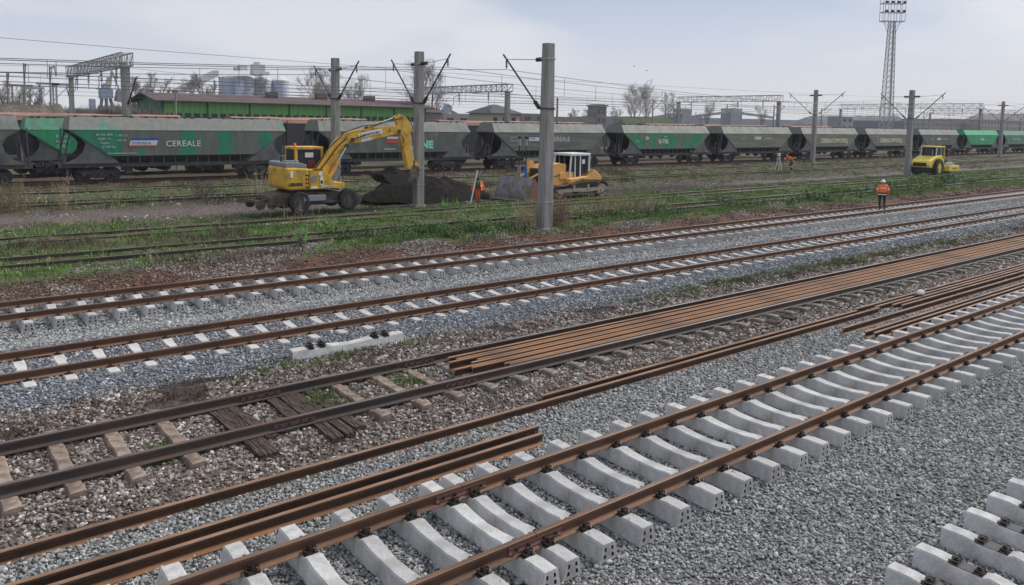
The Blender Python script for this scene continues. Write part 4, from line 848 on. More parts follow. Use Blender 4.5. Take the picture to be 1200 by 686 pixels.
# ---------------------------------------------------------------- overhead line poles
PG = 'concrete overhead-line poles in the yard'
def insulator(b, a, c, r=.09):
    a, c = Vector(a), Vector(c); b.bar(a, c, .04, .04, insul); n = max(3, int((c-a).length/.09))
    for i in range(1, n): p = a+(c-a)*i/n; d = (c-a).normalized()*.025; b.tube([p-d, p+d], r, 8, insul)
def pole(x, y, zt, label, w=.5, wt=.38, sides=(1, -1), zb=-.3, blen=3.0, drop=3.0, band=None):
    t = empty('overhead_line_pole', (x, y, 0), label, 'pole', PG)
    b = MB(); b.prism([(-w/2, 0), (w/2, 0), (wt/2, 1), (-wt/2, 1)], 0, 1, post_m)
    b = MB(); vs = []
    for z, q in ((zb-.6, w), (zb+1.7, w*.98), (zt, wt)): vs += [(-q/2+.04, -q/2, z), (q/2-.04, -q/2, z), (q/2, -q/2+.04, z), (q/2, q/2-.04, z), (q/2-.04, q/2, z), (-q/2+.04, q/2, z), (-q/2, q/2-.04, z), (-q/2, -q/2+.04, z)]
    b.add(vs, [(i*8+k, i*8+(k+1) % 8, i*8+8+(k+1) % 8, i*8+8+k) for i in range(2) for k in range(8)]+[tuple(16+k for k in range(8))], post_m); b.build('shaft', None, t)
    wb = wt+.05
    b = MB(); b.box(-wb/2, wb/2, -wb/2, wb/2, zt-.72, zt-.66, steel_grey); b.build('collar', None, t)
    b = MB(); wm = w-(w-wt)*.75+.05; b.box(-wm/2, wm/2, -wm/2, wm/2, zt-drop-.04, zt-drop+.04, steel_dark); b.build('collar', None, t)
    b = MB(); b.box(-w*.75, w*.75, -w*.75, w*.75, zb-.5, zb+.12, post_m); b.build('footing', None, t)
    if band is not None: b = MB(); q = w+.012; b.box(-q/2, q/2, -q/2, q/2, band, band+.05, steel_grey); b.build('collar', None, t)
    for s in sides:
        tip = Vector((0, s*blen, zt-.55)); root = Vector((0, s*(w/2+.25), zt-drop)); d = (tip-root).normalized()
        b = MB(); b.tube([root+d*.5, tip+d*.35], .045, 8, steel_dark); insulator(b, root, root+d*.55, .1); b.bar((0, s*.15, zt-drop), root, .06, .06, steel_dark)
        b.build('bracket_tube', None, t)
        b = MB(); a = Vector((0, s*wt/2, zt-.69)); m_ = a+Vector((0, s*.65, .0)); insulator(b, a, m_, .1); b.tube([m_, tip], .015, 5, steel_dark); b.build('stay_rod', None, t)
        b = MB(); insulator(b, tip, tip-Vector((0, 0, .45)), .06); b.build('insulator', None, t)
        FOOT.append((x-.3, x+.3, y-.3, y+.3))
    return t
pole(23.1, 26.8, 8.35, 'tallest concrete pole, in the middle, with one bracket reaching left', w=.56, wt=.44, sides=(1,), zb=-.2, blen=3.1, drop=2.95, band=1.1)
pole(23.45, 38.6, 8.7, 'concrete pole rising from the dark soil heap, brackets on both sides', w=.52, wt=.44, sides=(1, -1), zb=-.3, blen=3.0, drop=2.95, band=1.0)
pole(21.1, 44.7, 8.5, 'concrete pole behind the excavator arm, brackets on both sides', w=.5, wt=.42, sides=(1, -1), zb=-.2, blen=2.9, drop=2.5)
pole(92.0, 54.0, 9.45, 'slim concrete pole between the crouching surveyor and the tall light mast', w=.5, wt=.42, blen=3.6, drop=3.1, zb=.05)
pole(84.1, 38.35, 8.8, 'concrete pole standing right at the back of the yellow road roller', w=.55, wt=.45, blen=3.1, drop=3.0)
pole(148.2, 52.2, 9.6, 'rightmost concrete pole, in front of the mid green wagon', w=.5, wt=.42, blen=3.6, drop=3.2, zb=.0)
# ---------------------------------------------------------------- gantries
def gantry(x, y0, y1, zt, label, h=.85, w=.8, posts=(1, 1), hang=4, ext=0):
    t = empty('catenary_gantry', (x, y0, 0), label, 'gantry', 'lattice gantries over the tracks behind the train')
    Ly = y1-y0
    for q, ok in ((0, posts[0]), (Ly, posts[1])):
        if ok: b = MB(); vs = []; b.add([(a*.24*(1 if z < 1 else .85), q+c*.24, z) for z in (-.6, zt-h) for a, c in ((-1,-1),(1,-1),(1,1),(-1,1))], [(0,1,5,4),(1,2,6,5),(2,3,7,6),(3,0,4,7),(4,5,6,7)], post_m); b.box(-.35, .35, q-.3, q+.3, zt-h-.12, zt-h-.02, steel_grey); b.build('post', None, t)
    b = MB(); n = max(8, int(Ly/.9)); ya = -.4-ext; yb = Ly+.4
    for sx in (-w/2, w/2):
        for z in (zt-h, zt): b.bar((sx, ya, z), (sx, yb, z), .09, .09, steel_grey)
    b.build('chord', None, t)
    b = MB()
    for i in range(n):
        a = ya+(yb-ya)*i/n; c = ya+(yb-ya)*(i+1)/n
        for sx in (-w/2, w/2): b.bar((sx, a, zt-h if i % 2 else zt), (sx, c, zt if i % 2 else zt-h), .05, .05, steel_grey); 
        for z in (zt-h, zt): b.bar((-w/2 if i % 2 else w/2, a, z), (w/2 if i % 2 else -w/2, c, z), .04, .04, steel_grey)
        b.bar((-w/2, a, zt-h), (-w/2, a, zt), .05, .05, steel_grey); b.bar((w/2, a, zt-h), (w/2, a, zt), .05, .05, steel_grey)
    b.build('lattice', None, t)
    for i in range(hang):
        y = Ly*(i+.6)/(hang+.2); b = MB(); insulator(b, (0, y, zt-h), (0, y, zt-h-1.0), .1); b.tube([(0, y, zt-h-1.0), (0, y, zt-h-1.5)], .03, 5, steel_dark)
        if i % 2: b.tube([(0, y, zt-h-.3), (0, y+1.2, zt-h-.5), (0, y+1.2, zt-h-1.4), (0, y+2.4, zt-h-1.6)], .035, 5, steel_dark)
        b.build('hanger_insulator', None, t)
    return t
g1 = gantry(13.65, 66, 91.5, 9.55, 'nearest lattice gantry at left, standing on two concrete posts above the CEREALE wagon', hang=4, h=.95)
b = MB(); b.bar((.35, 2.0, -.5), (.2, 2.0, 8.9), .42, .42, post_m); b.build('raking_post', None, g1)
b = MB(); b.tube([(0, -3.2, 7.6), (0, -.3, 5.6)], .06, 6, steel_dark); insulator(b, (0, -.3, 5.6), (0, -.75, 5.9)); b.tube([(0, 28.5, 7.6), (0, 26, 5.8)], .06, 6, steel_dark); b.build('bracket_tube', None, g1)
gantry(51.2, 66, 84.5, 8.75, 'lattice gantry left of the tallest pole, above the red-topped wagon', h=.75, hang=3)
gantry(102.4, 66, 85, 9.3, 'lattice gantry over the wagons between the tallest pole and the mast', h=.85, hang=4)
gantry(175.6, 66, 96.5, 10.1, 'long lattice gantry passing behind the tall light mast', h=1.1, w=1, hang=5)
gantry(245, 68, 106, 10.3, 'farthest lattice gantry, at the right edge behind the green wagons', h=1.1, w=1, hang=4)
gantry(330, 72, 110, 10.3, 'distant lattice gantry, small, beyond the right end of the train', h=1.1, w=1, hang=3)
# ---------------------------------------------------------------- overhead wires
def wires(y, zm, zc, sup, label, sag=1.15, r=.012, y2=None):
    t = empty('overhead_wire', (0, y, 0), label, 'overhead wire', 'overhead wires along the tracks')
    b = MB(); pts = []; dr = MB()
    for a, c in zip(sup[:-1], sup[1:]):
        n = 12
        for i in range(n+(c == sup[-1])):
            q = i/n; pts.append((a+(c-a)*q, 0, zm-sag*4*q*(1-q)))
        k = max(3, int((c-a)/7.5))
        for i in range(k):
            q = (i+.5)/k; dr.tube([(a+(c-a)*q, 0, zm-sag*4*q*(1-q)), (a+(c-a)*q, 0, zc)], r*.8, 3, wire_m, caps=False)
    b.tube(pts, r, 4, wire_m); b.build('carrier_wire', None, t)
    b = MB(); b.tube([(sup[0], 0, zc), (sup[-1], 0, zc)], r, 4, wire_m); b.build('contact_wire', None, t)
    dr.build('dropper', None, t)['kind'] = 'stuff'
def sp(x0, st=60, n=7, b=1): return [x0+st*(i-b) for i in range(n)]
wires(29.9, 7.3, 6.1, sp(23.1, 61), 'overhead wire nearest the camera, hung from the tallest pole', r=.014, sag=.9)
wires(35.9, 7.7, 6.2, sp(23.6, 61), 'overhead wire on the near side of the pole in the soil heap', r=.015, sag=.9)
wires(41.9, 7.8, 6.2, sp(23.6, 61), 'overhead wire on the far side of the pole in the soil heap', r=.016, sag=.9)
wires(47.6, 7.6, 6.2, sp(21.1, 71), 'overhead wire just behind the excavator arm pole', r=.018, sag=1.0)
for i, (y, nm) in enumerate(((67, 'near'), (74, 'middle'), (81, 'far'))):
    wires(y, 8.5-(i % 2)*.5, 6.8-(i % 2)*.5, [-50, 13.65, 51.2, 102.4, 175.6, 245, 330], f'overhead wire under the gantries, {nm} side', r=.013, sag=.7)
b = MB(); b.tube([(-60, 0, 11.2), (13.65, 0, 9.75), (51.2, 0, 9.3), (102.4, 0, 9.6), (175.6, 0, 10.4), (245, 0, 10.6)], .016, 4, wire_m); tag(b.build('feeder_wire', None, None, (0, 64, 0)), 'single feeder wire passing above the lattice gantries', 'overhead wire')
# thin posts beyond the train
def thin_post(px, Y, ztop, label, r=.16, arm=True):
    p = at(px, 130, Y); t = empty('line_post', (p.x, Y, 0), label, 'pole', 'thin posts beyond the train'); MB().tube([(0, 0, -.5), (0, 0, ztop)], [r, r*.7], 8, post_m).build('shaft', None, t)
    if arm: b = MB(); b.tube([(0, 0, ztop-.5), (0, -2.2, ztop-.2)], .05, 5, steel_dark); b.tube([(0, 0, ztop-2), (0, -2.2, ztop-.3)], .05, 5, steel_dark); b.build('bracket_tube', None, t)
for px, Y, zt, lb in ((206, 74, 7.0, 'thin post in front of the left end of the green shed'), (653, 62.5, 7.4, 'short thick post just right of the tallest pole'), (765, 90, 9.0, 'thin post left of the middle gantry'), (780, 100, 8.5, 'thin post just beside the far leg of the middle gantry'),
                      (852, 88, 8.6, 'thin post in the middle of the middle gantry'), (907, 80, 8.5, 'thin post beside the near leg of the middle gantry'), (963, 92, 8.9, 'thin post right of the slim concrete pole'), (1048, 110, 9.0, 'thin post right of the mast foot'), (1083, 104, 9.6, 'thin post right of the roller pole'), (1138, 95, 8.6, 'thin post near the right end of the long gantry'), (1115, 150, 8, 'thin distant post above the bright green wagon'), (1182, 120, 8, 'thin distant post right of the rightmost concrete pole'),
                      (10, 120, 10, 'leftmost thin distant post at the left edge'), (30, 115, 11, 'thin distant post left of the nearest gantry'), (60, 118, 11, 'thin distant post close left of the nearest gantry')):
    thin_post(px, Y, zt, lb, arm=px not in (206, 653), r=.1 if px == 206 else .15)
# ---------------------------------------------------------------- floodlight mast
p = at(1038, 150, 130); TX = p.x
T = empty('floodlight_mast', (TX, 130, 0), 'very tall lattice floodlight mast reaching out of the top of the picture', 'light mast')
b = MB(); H_ = 41; bw = 1.75; tw = .85; n = 22; lv = []
for i in range(n+1):
    z = H_*i/n; w = bw+(tw-bw)*i/n; lv.append([(sx*w, sy*w, z) for sx, sy in ((-1,-1),(1,-1),(1,1),(-1,1))])
for k in range(4): b.bar(lv[0][k], lv[-1][k], .2, .2, steel_grey)
b.build('leg', None, T); b = MB()
for i in range(n):
    for k in range(4):
        a, c, d, e = lv[i][k], lv[i][(k+1) % 4], lv[i+1][k], lv[i+1][(k+1) % 4]
        b.bar(a, e, .09, .09, steel_grey); b.bar(c, d, .09, .09, steel_grey); b.bar(d, e, .09, .09, steel_grey)
b.build('lattice', None, T); b = MB(); b.bar((-1.2, -1.9, 0), (-.5, -1, H_), .3, .12, steel_grey); b.build('ladder', None, T)
U = Vector((.785, -.619, 0)); Vv = Vector((.619, .785, 0))
b = MB()
for z in (41, 44, 47, 50):
    for s in (-1, 1): b.bar(tuple(U*-3.8+Vv*s*1.2+Vector((0, 0, z))), tuple(U*3.8+Vv*s*1.2+Vector((0, 0, z))), .22, .22, steel_grey)
    for q in (-3.8, 3.8): b.bar(tuple(U*q-Vv*1.2+Vector((0, 0, z))), tuple(U*q+Vv*1.2+Vector((0, 0, z))), .2, .2, steel_grey)
for q in (-3.8, -2, 0, 2, 3.8):
    for s in (-1, 1): b.bar(tuple(U*q+Vv*s*1.2+Vector((0, 0, 41))), tuple(U*q+Vv*s*1.2+Vector((0, 0, 51))), .13, .13, steel_grey)
for k in range(4): b.bar(lv[-3][k], tuple(U*(3 if k in (1, 2) else -3)+Vector((0, 0, 41))), .12, .12, steel_grey)
b.build('platform', None, T)
for z in (44, 47, 50):
    for q in (-3, -1, 1, 3):
        c = U*q-Vv*1.4+Vector((0, 0, z+.5)); MB().tube([c, c-Vv*.7-Vector((0, 0, .35))], [.3, .5], 10, steel_dark).build('floodlight', None, T)
# ---------------------------------------------------------------- green shed
shedg = M('shed_green', (.17, .40, .12), .7, col2=(.13, .32, .10), scale=.8, var=.1, vscale=2, stretch=(3, 1, .2)); shedd = M('shed_dark_green', (.03, .13, .07), .7); shedr = M('maroon_roof', (.075, .045, .045), .8, col2=(.095, .062, .06), scale=.5); steelgr = M('green_steel', (.03, .09, .05), .7)
SX0, SX1, SY, SD = 27.0, 68.0, 110.0, 14.0
SH = empty('long_shed', (SX0, SY, 0), 'long low green shed with a dark red roof behind the train', 'shed')
b = MB(); L_ = SX1-SX0; b.box(0, L_, 0, .2, 0, 6.65, shedg); b.box(0, L_, SD-.2, SD, 0, 6.65, shedg); b.prism([(0, 0), (SD, 0), (SD, 6.7), (SD/2, 7.75), (0, 6.7)], -.02, .2, shedd, 'x'); b.prism([(0, 0), (SD, 0), (SD, 6.7), (SD/2, 7.75), (0, 6.7)], L_-.2, L_+.02, shedd, 'x'); b.build('wall', None, SH)
b = MB(); b.prism([(-1.0, 6.62), (SD/2, 7.8), (SD+1, 6.62), (SD+1, 6.76), (SD/2, 7.95), (-1.0, 6.76)], -1.2, L_+1.2, shedr, 'x'); rf = b.build('roof', None, SH)
for x in (17, 25, 33.5): MB().box(x-.7, x+.7, 4.6, 6.2, 7.4, 8.5, shedr).build('roof_vent', None, rf)
for i in range(8):
    x = L_*i/7; MB().box(x-.12, x+.12, -.08, -.002, 0, 6.6, steelgr).build('post', None, SH)
for i in range(34): MB().box(.5+i*1.18, 1.3+i*1.18, -.06, -.003, 4.55, 5.1, steel_dark).build('window', None, SH)
MB().box(0, L_, -.12, -.07, 4.25, 4.5, grey_paint).build('ledge', None, SH)
b = MB(); b.box(L_+.05, L_+4, 1, 8, 0, 6.0, grey_paint); b.prism([(.5, 6.0), (4.5, 6.8), (8.5, 6.0)], L_+.05, L_+5, shedr, 'x'); b.build('annex', None, SH)
# house with hipped roof
p = at(575, 130, 95); q = at(612, 130, 95); hw = q.x-p.x
HO = empty('house', (p.x, 95, 0), 'small cream house with a dark hipped roof, left of the tallest pole', 'house'); cream = M('cream_render', (.42, .38, .30), .9, var=.1, vscale=2); slate = M('slate_roof', (.06, .062, .068), .8)
MB().box(.3, hw-.3, .3, 6.2, 0, 6.0, cream).build('wall', None, HO)
b = MB(); b.add([(-.2, -.3, 5.95), (hw+.2, -.3, 5.95), (hw+.2, 6.8, 5.95), (-.2, 6.8, 5.95), (hw*.42, 3.2, 7.35), (hw*.58, 3.2, 7.35)], [(0, 1, 5, 4), (1, 2, 5), (2, 3, 4, 5), (3, 0, 4), (3, 2, 1, 0)], slate); b.build('roof', None, HO)
for k in range(3): MB().box(.8+k*1.8, 1.5+k*1.8, .24, .297, 4.1, 5.3, steel_dark).build('window', None, HO)
# silos and conveyor
blue = M('pale_blue_silo', (.42, .49, .60), .6, col2=(.47, .52, .60), scale=.2, var=.08, vscale=1, stretch=(1, 1, .2)); pale = M('pale_grey_cladding', (.55, .56, .57), .7, var=.08, vscale=1)
SI = 'pale blue grain silos'
for px, lb in ((272, 'leftmost pale blue grain silo behind the green shed'), (290, 'second pale blue grain silo from the left'), (310, 'third pale blue grain silo from the left'), (331, 'rightmost pale blue grain silo')):
    c = at(px, 100, 230); t = empty('grain_silo', (c.x, 232, 0), lb, 'silo', SI); r_ = 2.75
    MB().tube([(0, 0, 0), (0, 0, 15.6)], r_, 28, blue).build('wall', None, t); MB().tube([(0, 0, 15.6), (0, 0, 16.0), (0, 0, 17.2)], [r_+.1, r_+.1, .6], 28, pale).build('roof', None, t)
    b = MB(); [b.tube([(0, 0, z), (0, 0, z+.12)], r_+.05, 28, pale, caps=False) for z in (4, 7, 10, 13, 15.4)]; b.build('hoop', None, t)
c = at(300, 90, 228); t = empty('silo_head_house', (c.x, 229, 0), 'pale grey head house on top of the silos', 'building'); MB().box(-4.8, -2.6, -1.2, 1.2, 16, 19.6, pale).box(-2.6, 4, -1.2, 1.2, 17.2, 18.2, pale).box(-.8, 2.6, -1.5, 1.5, 17, 20.2, pale).build('wall', None, t); MB().tube([(.9, 0, 20.2), (.9, 0, 20.9)], 1.2, 12, pale).build('roof_vent', None, t); MB().box(-6, -3.5, -1, 1, 0, 19, blue).build('lift_shaft', None, t)
a, m_, c = at(205, 109, 200), at(253, 86, 215), at(290, 86, 228); t = empty('conveyor', (0, 0, 0), 'inclined grey conveyor bridge leading up to the silos', 'conveyor'); MB().bar(a, m_, 1.6, 1.5, grey_paint).bar(m_, c, 1.6, 1.5, pale).build('gallery', None, t)
b = MB()
for px in (251, 257, 261): k_ = at(px, 90, 216); b.bar((k_.x, 216, 0), (k_.x, 216, k_.z-1 if px < 255 else k_.z), .35, .35, steel_grey)
b.build('trestle', None, t)
# port crane, distant blue building, factory frames
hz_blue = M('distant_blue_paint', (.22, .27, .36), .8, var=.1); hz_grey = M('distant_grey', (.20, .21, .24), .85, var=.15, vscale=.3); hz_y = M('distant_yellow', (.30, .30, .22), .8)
t = empty('harbour_crane', (0, 0, 0), 'distant blue-grey slewing harbour crane seen through the nearest gantry', 'crane')
P_ = lambda x, y, Y=300: at(x, y, Y)
b = MB(); b.bar(P_(117, 110), P_(131, 110), 5, 3.5, hz_blue); b.bar(P_(120, 104), P_(128, 104), 4, 3, hz_blue); b.bar(P_(136, 112), P_(146, 114), 4, 4, hz_grey)
for x0, x1 in ((120, 118), (128, 132), (124, 125)): b.bar(P_(x0, 112), P_(x1, 126), .9, .9, hz_grey)
b.build('machinery_house', None, t); b = MB(); b.bar(P_(124, 103), P_(127, 91), .8, .8, hz_y); b.bar(P_(128, 108), P_(131, 83), .7, .7, hz_y); b.bar(P_(119, 112), P_(123, 98), 2, .8, hz_y); b.bar(P_(131, 83), P_(142, 112), .4, .4, hz_grey); b.build('jib', None, t)
t = empty('harbour_crane', (0, 0, 0), 'tiny far-off crane jib left of the nearest gantry', 'crane'); b = MB(); b.bar(P_(66, 90, 600), P_(63, 76, 600), .8, .8, hz_blue); b.bar(P_(62, 79, 600), P_(65, 79, 600), 1, 1.5, hz_blue); b.build('jib', None, t)
def block(px0, px1, py, Y, m, name, label, cat, z0=-1, roof=None):
    a, c = at(px0, py, Y), at(px1, py, Y); t = empty(name, (a.x, Y, 0), label, cat); w = c.x-a.x; b = MB(); b.box(0, w, 0, w*.5+2, z0, a.z, m); b.build('wall', None, t)
    n = max(2, int(w/5))
    for i in range(n):
        for z in (a.z-2.2, a.z-5.2):
            if z > 2: MB().box(w*(i+.25)/n, w*(i+.7)/n, -.08, -.002, z, z+1.2, steel_dark if Y < 300 else hz_grey).build('window', None, t)
    if roof: b = MB(); b.box(-.4, w+.4, -.4, w*.5+2.4, a.z, a.z+.6, roof); b.build('roof', None, t)
    return t
brickm = M('pale_pink_brick', (.26, .20, .18), .9, var=.15, vscale=1); dkm = M('tarred_mound', (.055, .058, .06), 1, var=.2)
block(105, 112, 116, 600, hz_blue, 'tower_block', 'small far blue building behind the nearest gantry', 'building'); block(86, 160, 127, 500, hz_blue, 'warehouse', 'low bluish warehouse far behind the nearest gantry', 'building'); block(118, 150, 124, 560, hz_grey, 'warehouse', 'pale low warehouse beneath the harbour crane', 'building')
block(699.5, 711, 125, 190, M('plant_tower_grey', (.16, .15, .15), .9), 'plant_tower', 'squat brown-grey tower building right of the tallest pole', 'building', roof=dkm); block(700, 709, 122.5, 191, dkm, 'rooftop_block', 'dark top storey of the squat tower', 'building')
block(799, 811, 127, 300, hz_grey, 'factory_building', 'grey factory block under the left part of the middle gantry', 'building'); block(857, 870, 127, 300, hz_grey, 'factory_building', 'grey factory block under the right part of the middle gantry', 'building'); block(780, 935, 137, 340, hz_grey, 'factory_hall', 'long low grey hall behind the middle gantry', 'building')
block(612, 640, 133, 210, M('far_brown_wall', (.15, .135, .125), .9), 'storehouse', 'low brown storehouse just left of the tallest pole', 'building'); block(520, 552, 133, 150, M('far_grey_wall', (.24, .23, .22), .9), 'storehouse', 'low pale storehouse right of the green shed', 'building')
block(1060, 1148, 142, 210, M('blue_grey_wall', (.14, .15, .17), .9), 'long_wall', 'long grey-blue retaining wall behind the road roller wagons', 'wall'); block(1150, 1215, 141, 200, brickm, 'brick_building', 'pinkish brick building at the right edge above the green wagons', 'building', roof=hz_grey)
block(987, 1000, 137, 180, grey_paint, 'signal_cabin', 'small grey cabin left of the mast foot', 'cabin', roof=white_w)
t = empty('inclined_conveyor', (0, 0, 0), 'distant dark inclined conveyor between the factory blocks', 'conveyor'); b = MB(); b.bar(P_(765, 138), P_(800, 132), 1.5, 1.5, hz_grey); b.bar(P_(812, 137), P_(857, 131), 1.5, 1.5, hz_grey); b.bar(P_(870, 133), P_(905, 138), 1.5, 1.5, hz_grey); b.build('gallery', None, t)
t = empty('inclined_conveyor', (0, 0, 0), 'small blue-grey heap conveyor left of the cream house', 'conveyor'); b = MB(); b.bar(P_(522, 127, 250), P_(540, 137, 250), 1, 1, hz_grey); b.bar(P_(518, 137, 250), P_(526, 124, 250), 2.5, 2.5, hz_blue); b.build('gallery', None, t)
def mound(px0, px1, py, Y, m, name, label, depth=20, seed=0, kind='structure'):
    a, c = at(px0, py, Y), at(px1, py, Y); n = 60; b = MB(); vs = []; rr = random.Random(seed); s0 = rr.uniform(0, 50)
    for i in range(n+1):
        x = a.x+(c.x-a.x)*i/n; e = min(1, i/6, (n-i)/6); h = (a.z+(c.z-a.z)*i/n)*(.25+.75*e**.6)+(float(fbm(i*.35+s0, 3, 3))-.5)*.7*(a.z/10)
        vs += [(x, Y-depth*.5, -1), (x, Y-depth*.2, h*.7), (x, Y, h), (x, Y+depth, -1)]
    b.add(vs, [(i*4+k, i*4+k+1, i*4+k+5, i*4+k+4) for i in range(n) for k in range(3)], m); o = b.build(name, None, None, smooth=True); tag(o, kind=kind); return o
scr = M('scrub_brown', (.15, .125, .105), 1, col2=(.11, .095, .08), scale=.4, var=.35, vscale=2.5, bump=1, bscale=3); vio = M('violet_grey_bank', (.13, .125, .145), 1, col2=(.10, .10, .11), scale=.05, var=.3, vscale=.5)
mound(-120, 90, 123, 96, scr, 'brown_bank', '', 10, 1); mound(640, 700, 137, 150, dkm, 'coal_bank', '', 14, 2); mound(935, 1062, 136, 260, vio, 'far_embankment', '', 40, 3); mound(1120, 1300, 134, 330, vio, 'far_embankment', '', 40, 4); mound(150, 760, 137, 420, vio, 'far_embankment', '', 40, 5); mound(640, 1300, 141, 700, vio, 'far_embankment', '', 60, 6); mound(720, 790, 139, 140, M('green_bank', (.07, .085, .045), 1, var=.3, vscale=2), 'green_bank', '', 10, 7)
# ---------------------------------------------------------------- trees
bark = M('grey_bark', (.15, .135, .12), 1, var=.2); twigm = M('bare_twigs', (.25, .23, .22), 1, var=.15)
def bare_tree(px, py, Y, label, spread=.45, n0=6, seed=0, lean=0, dense=1, r0=.2, up=.58, low=.22):
    p = at(px, py, Y); H_ = p.z; rr = random.Random(seed); t = empty('bare_tree', (p.x, Y, -.3), label, 'tree', 'bare trees beyond the train')
    tb = MB(); tb.tube([(0, 0, 0), (lean*.3, 0, H_*.3), (lean*.5, .1, H_*.6), (lean, 0, H_*.92)], [r0, r0*.75, r0*.5, r0*.12], 6, bark); tb.build('trunk', None, t)
    cb_ = MB()
    def br(a, d, L, r, lv):
        pts = [a]; q = a.copy(); dd = d.copy()
        for i in range(3): dd = (dd+Vector((rr.gauss(0, .14), rr.gauss(0, .14), .12))).normalized(); q = q+dd*L/3; pts.append(q.copy())
        cb_.tube(pts, [r, r*.8, r*.55, r*.25], 3, bark if lv == 0 else twigm, caps=False)
        if lv < 3:
            for k in range((7, 7, 6)[lv]*dense):
                i = rr.uniform(.25, 1); bp_ = pts[0].lerp(pts[-1], i); side = Vector((rr.gauss(0, 1), rr.gauss(0, 1), rr.gauss(0, .5))).normalized()
                br(bp_, (dd*.7+side*.75+Vector((0, 0, .2))).normalized(), L*rr.uniform(.4, .62), max(r*.42, .0045+.00006*Y), lv+1)
    for k in range(n0):
        q = low+(1-low-.1)*k/n0; a = t.location*0+Vector((lean*q, 0, H_*q)); an = rr.uniform(0, 6.28)
        br(a, Vector((math.cos(an)*(1-up), math.sin(an)*(1-up), up)).normalized(), H_*spread*(1-q*.55), r0*.5*(1-q*.5), 0)
    cb_.build('crown', None, t, fix=False)
TT = [(152, 86, 140, 'slender bare tree just right of the nearest gantry post', .34, 7, 1), (158, 94, 142, 'shorter bare tree beside the nearest gantry', .4, 6, 11), (176, 86, 145, 'narrow bare tree left of the green shed, between gantry and conveyor', .3, 8, 2), (188, 95, 144, 'small bare tree by the left gable of the shed', .4, 6, 3),
      (226, 92, 150, 'bare tree behind the conveyor, left one', .38, 7, 4), (237, 88, 150, 'bare tree behind the conveyor, right one', .34, 7, 5), (247, 96, 152, 'bare tree between conveyor and silos', .36, 6, 6), (370, 93, 140, 'rounded bare tree just left of the excavator arm pole', .5, 9, 7), (386, 91, 142, 'rounded bare tree behind the excavator arm pole', .5, 9, 8), (424, 100, 140, 'low rounded bare tree right of the excavator arm pole', .55, 9, 9),
      (497, 76, 112, 'tall many-stemmed bare tree behind the pole in the soil heap', .42, 12, 10), (507, 82, 114, 'bare tree close right of the pole in the soil heap', .36, 7, 12), (745, 110, 170, 'broad bare tree right of the tallest pole', .62, 9, 13), (758, 107, 175, 'broad spreading bare tree left of the middle gantry', .55, 9, 14), (784, 113, 165, 'bare tree at the far leg of the middle gantry', .45, 7, 15),
      (829, 127, 200, 'small round bare tree between the factory blocks', .55, 8, 16), (893, 128, 200, 'small bare tree below the right part of the middle gantry', .5, 6, 17), (599, 126, 160, 'small bare tree just right of the cream house', .45, 5, 18), (305, 100, 150, 'dark small bare tree in front of the third silo', .5, 7, 19),
      (8, 103, 120, 'bare tree at the left edge', .4, 7, 20), (40, 108, 125, 'bare tree left of the far gantry leg', .4, 7, 21), (22, 106, 122, 'bare tree second from the left edge', .4, 7, 22), (1, 110, 110, 'low bare tree in the left corner of the skyline', .5, 6, 23), (52, 112, 128, 'thin bare tree third from the left edge', .35, 6, 24), (690, 130, 240, 'tiny far bare tree left of the squat tower', .5, 6, 25), (640, 133, 230, 'tiny far bare tree at the tallest pole', .5, 6, 26), (672, 131, 235, 'tiny far bare tree between tall pole and squat tower', .5, 6, 27), (722, 131, 235, 'low far bare tree right of the squat tower', .6, 6, 28)]
for px, py, Y, lb, spd, n0, sd_ in TT: bare_tree(px, py, Y, lb, spd, n0, sd_, r0=.14+.0008*Y)
# far substation frames at left
for i, (px, py) in enumerate(((14, 100), (28, 103), (46, 98), (62, 99))):
    a = at(px, py, 160); t = empty('substation_frame', (a.x, 160, 0), ['first', 'second', 'third', 'fourth'][i]+' grey steel frame from the left edge, on the skyline', 'steel frame', 'steel frames on the left skyline'); b = MB()
    for q in (0, 2.6): b.bar((q, 0, 0), (q, 0, a.z), .3, .3, steel_grey)
    b.bar((-.5, 0, a.z), (3.1, 0, a.z), .4, .4, steel_grey); b.bar((0, 0, a.z-3), (2.6, 0, a.z), .12, .12, steel_grey); b.build('frame', None, t)
# two birds
for i, (px, py, lb) in enumerate(((743, 78, 'upper left of two tiny dark birds in the sky'), (758, 83, 'lower right of two tiny dark birds in the sky'))):
    c = at(px, py, 60); b = MB(); b.tube([(-.1, 0, 0), (0, 0, .02), (.1, 0, 0)], [.02, .045, .02], 6, blackp); o = b.build('bird', None, None, c); tag(o, lb, 'bird', 'birds in the sky')
    for s in (-1, 1): MB().add([(-.07, 0, .02), (.08, 0, .02), (.02, s*.14, .06), (-.04, s*.13, .06), (.0, s*.24, .03)], [(0, 1, 2, 3), (3, 2, 4)], blackp).build('wing', None, o, fix=False)
# ---------------------------------------------------------------- vegetation
def leaf_mat(name, stops, rough=.8):
    m = stone_mat(name, stops); m.node_tree.nodes['Principled BSDF'].inputs['Roughness'].default_value = rough; return m
g_lush = leaf_mat('lush_grass', [(0, (0.06, 0.14, 0.0259)), (.4, (0.0976, 0.215, 0.0403)), (.75, (0.15, 0.281, 0.0575)), (.9, (0.226, 0.281, 0.0862)), (1, (0.36, 0.33, 0.159))])
g_poor = leaf_mat('poor_grass', [(0, (0.0546, 0.0858, 0.0269)), (.35, (0.109, 0.147, 0.0448)), (.65, (0.156, 0.172, 0.0673)), (.85, (0.25, 0.223, 0.105)), (1, (0.374, 0.326, 0.179))])
g_weed = leaf_mat('green_weeds', [(0, (0.0312, 0.075, 0.0187)), (.5, (0.0625, 0.138, 0.0312)), (.85, (0.106, 0.188, 0.0438)), (1, (0.2, 0.237, 0.1))])
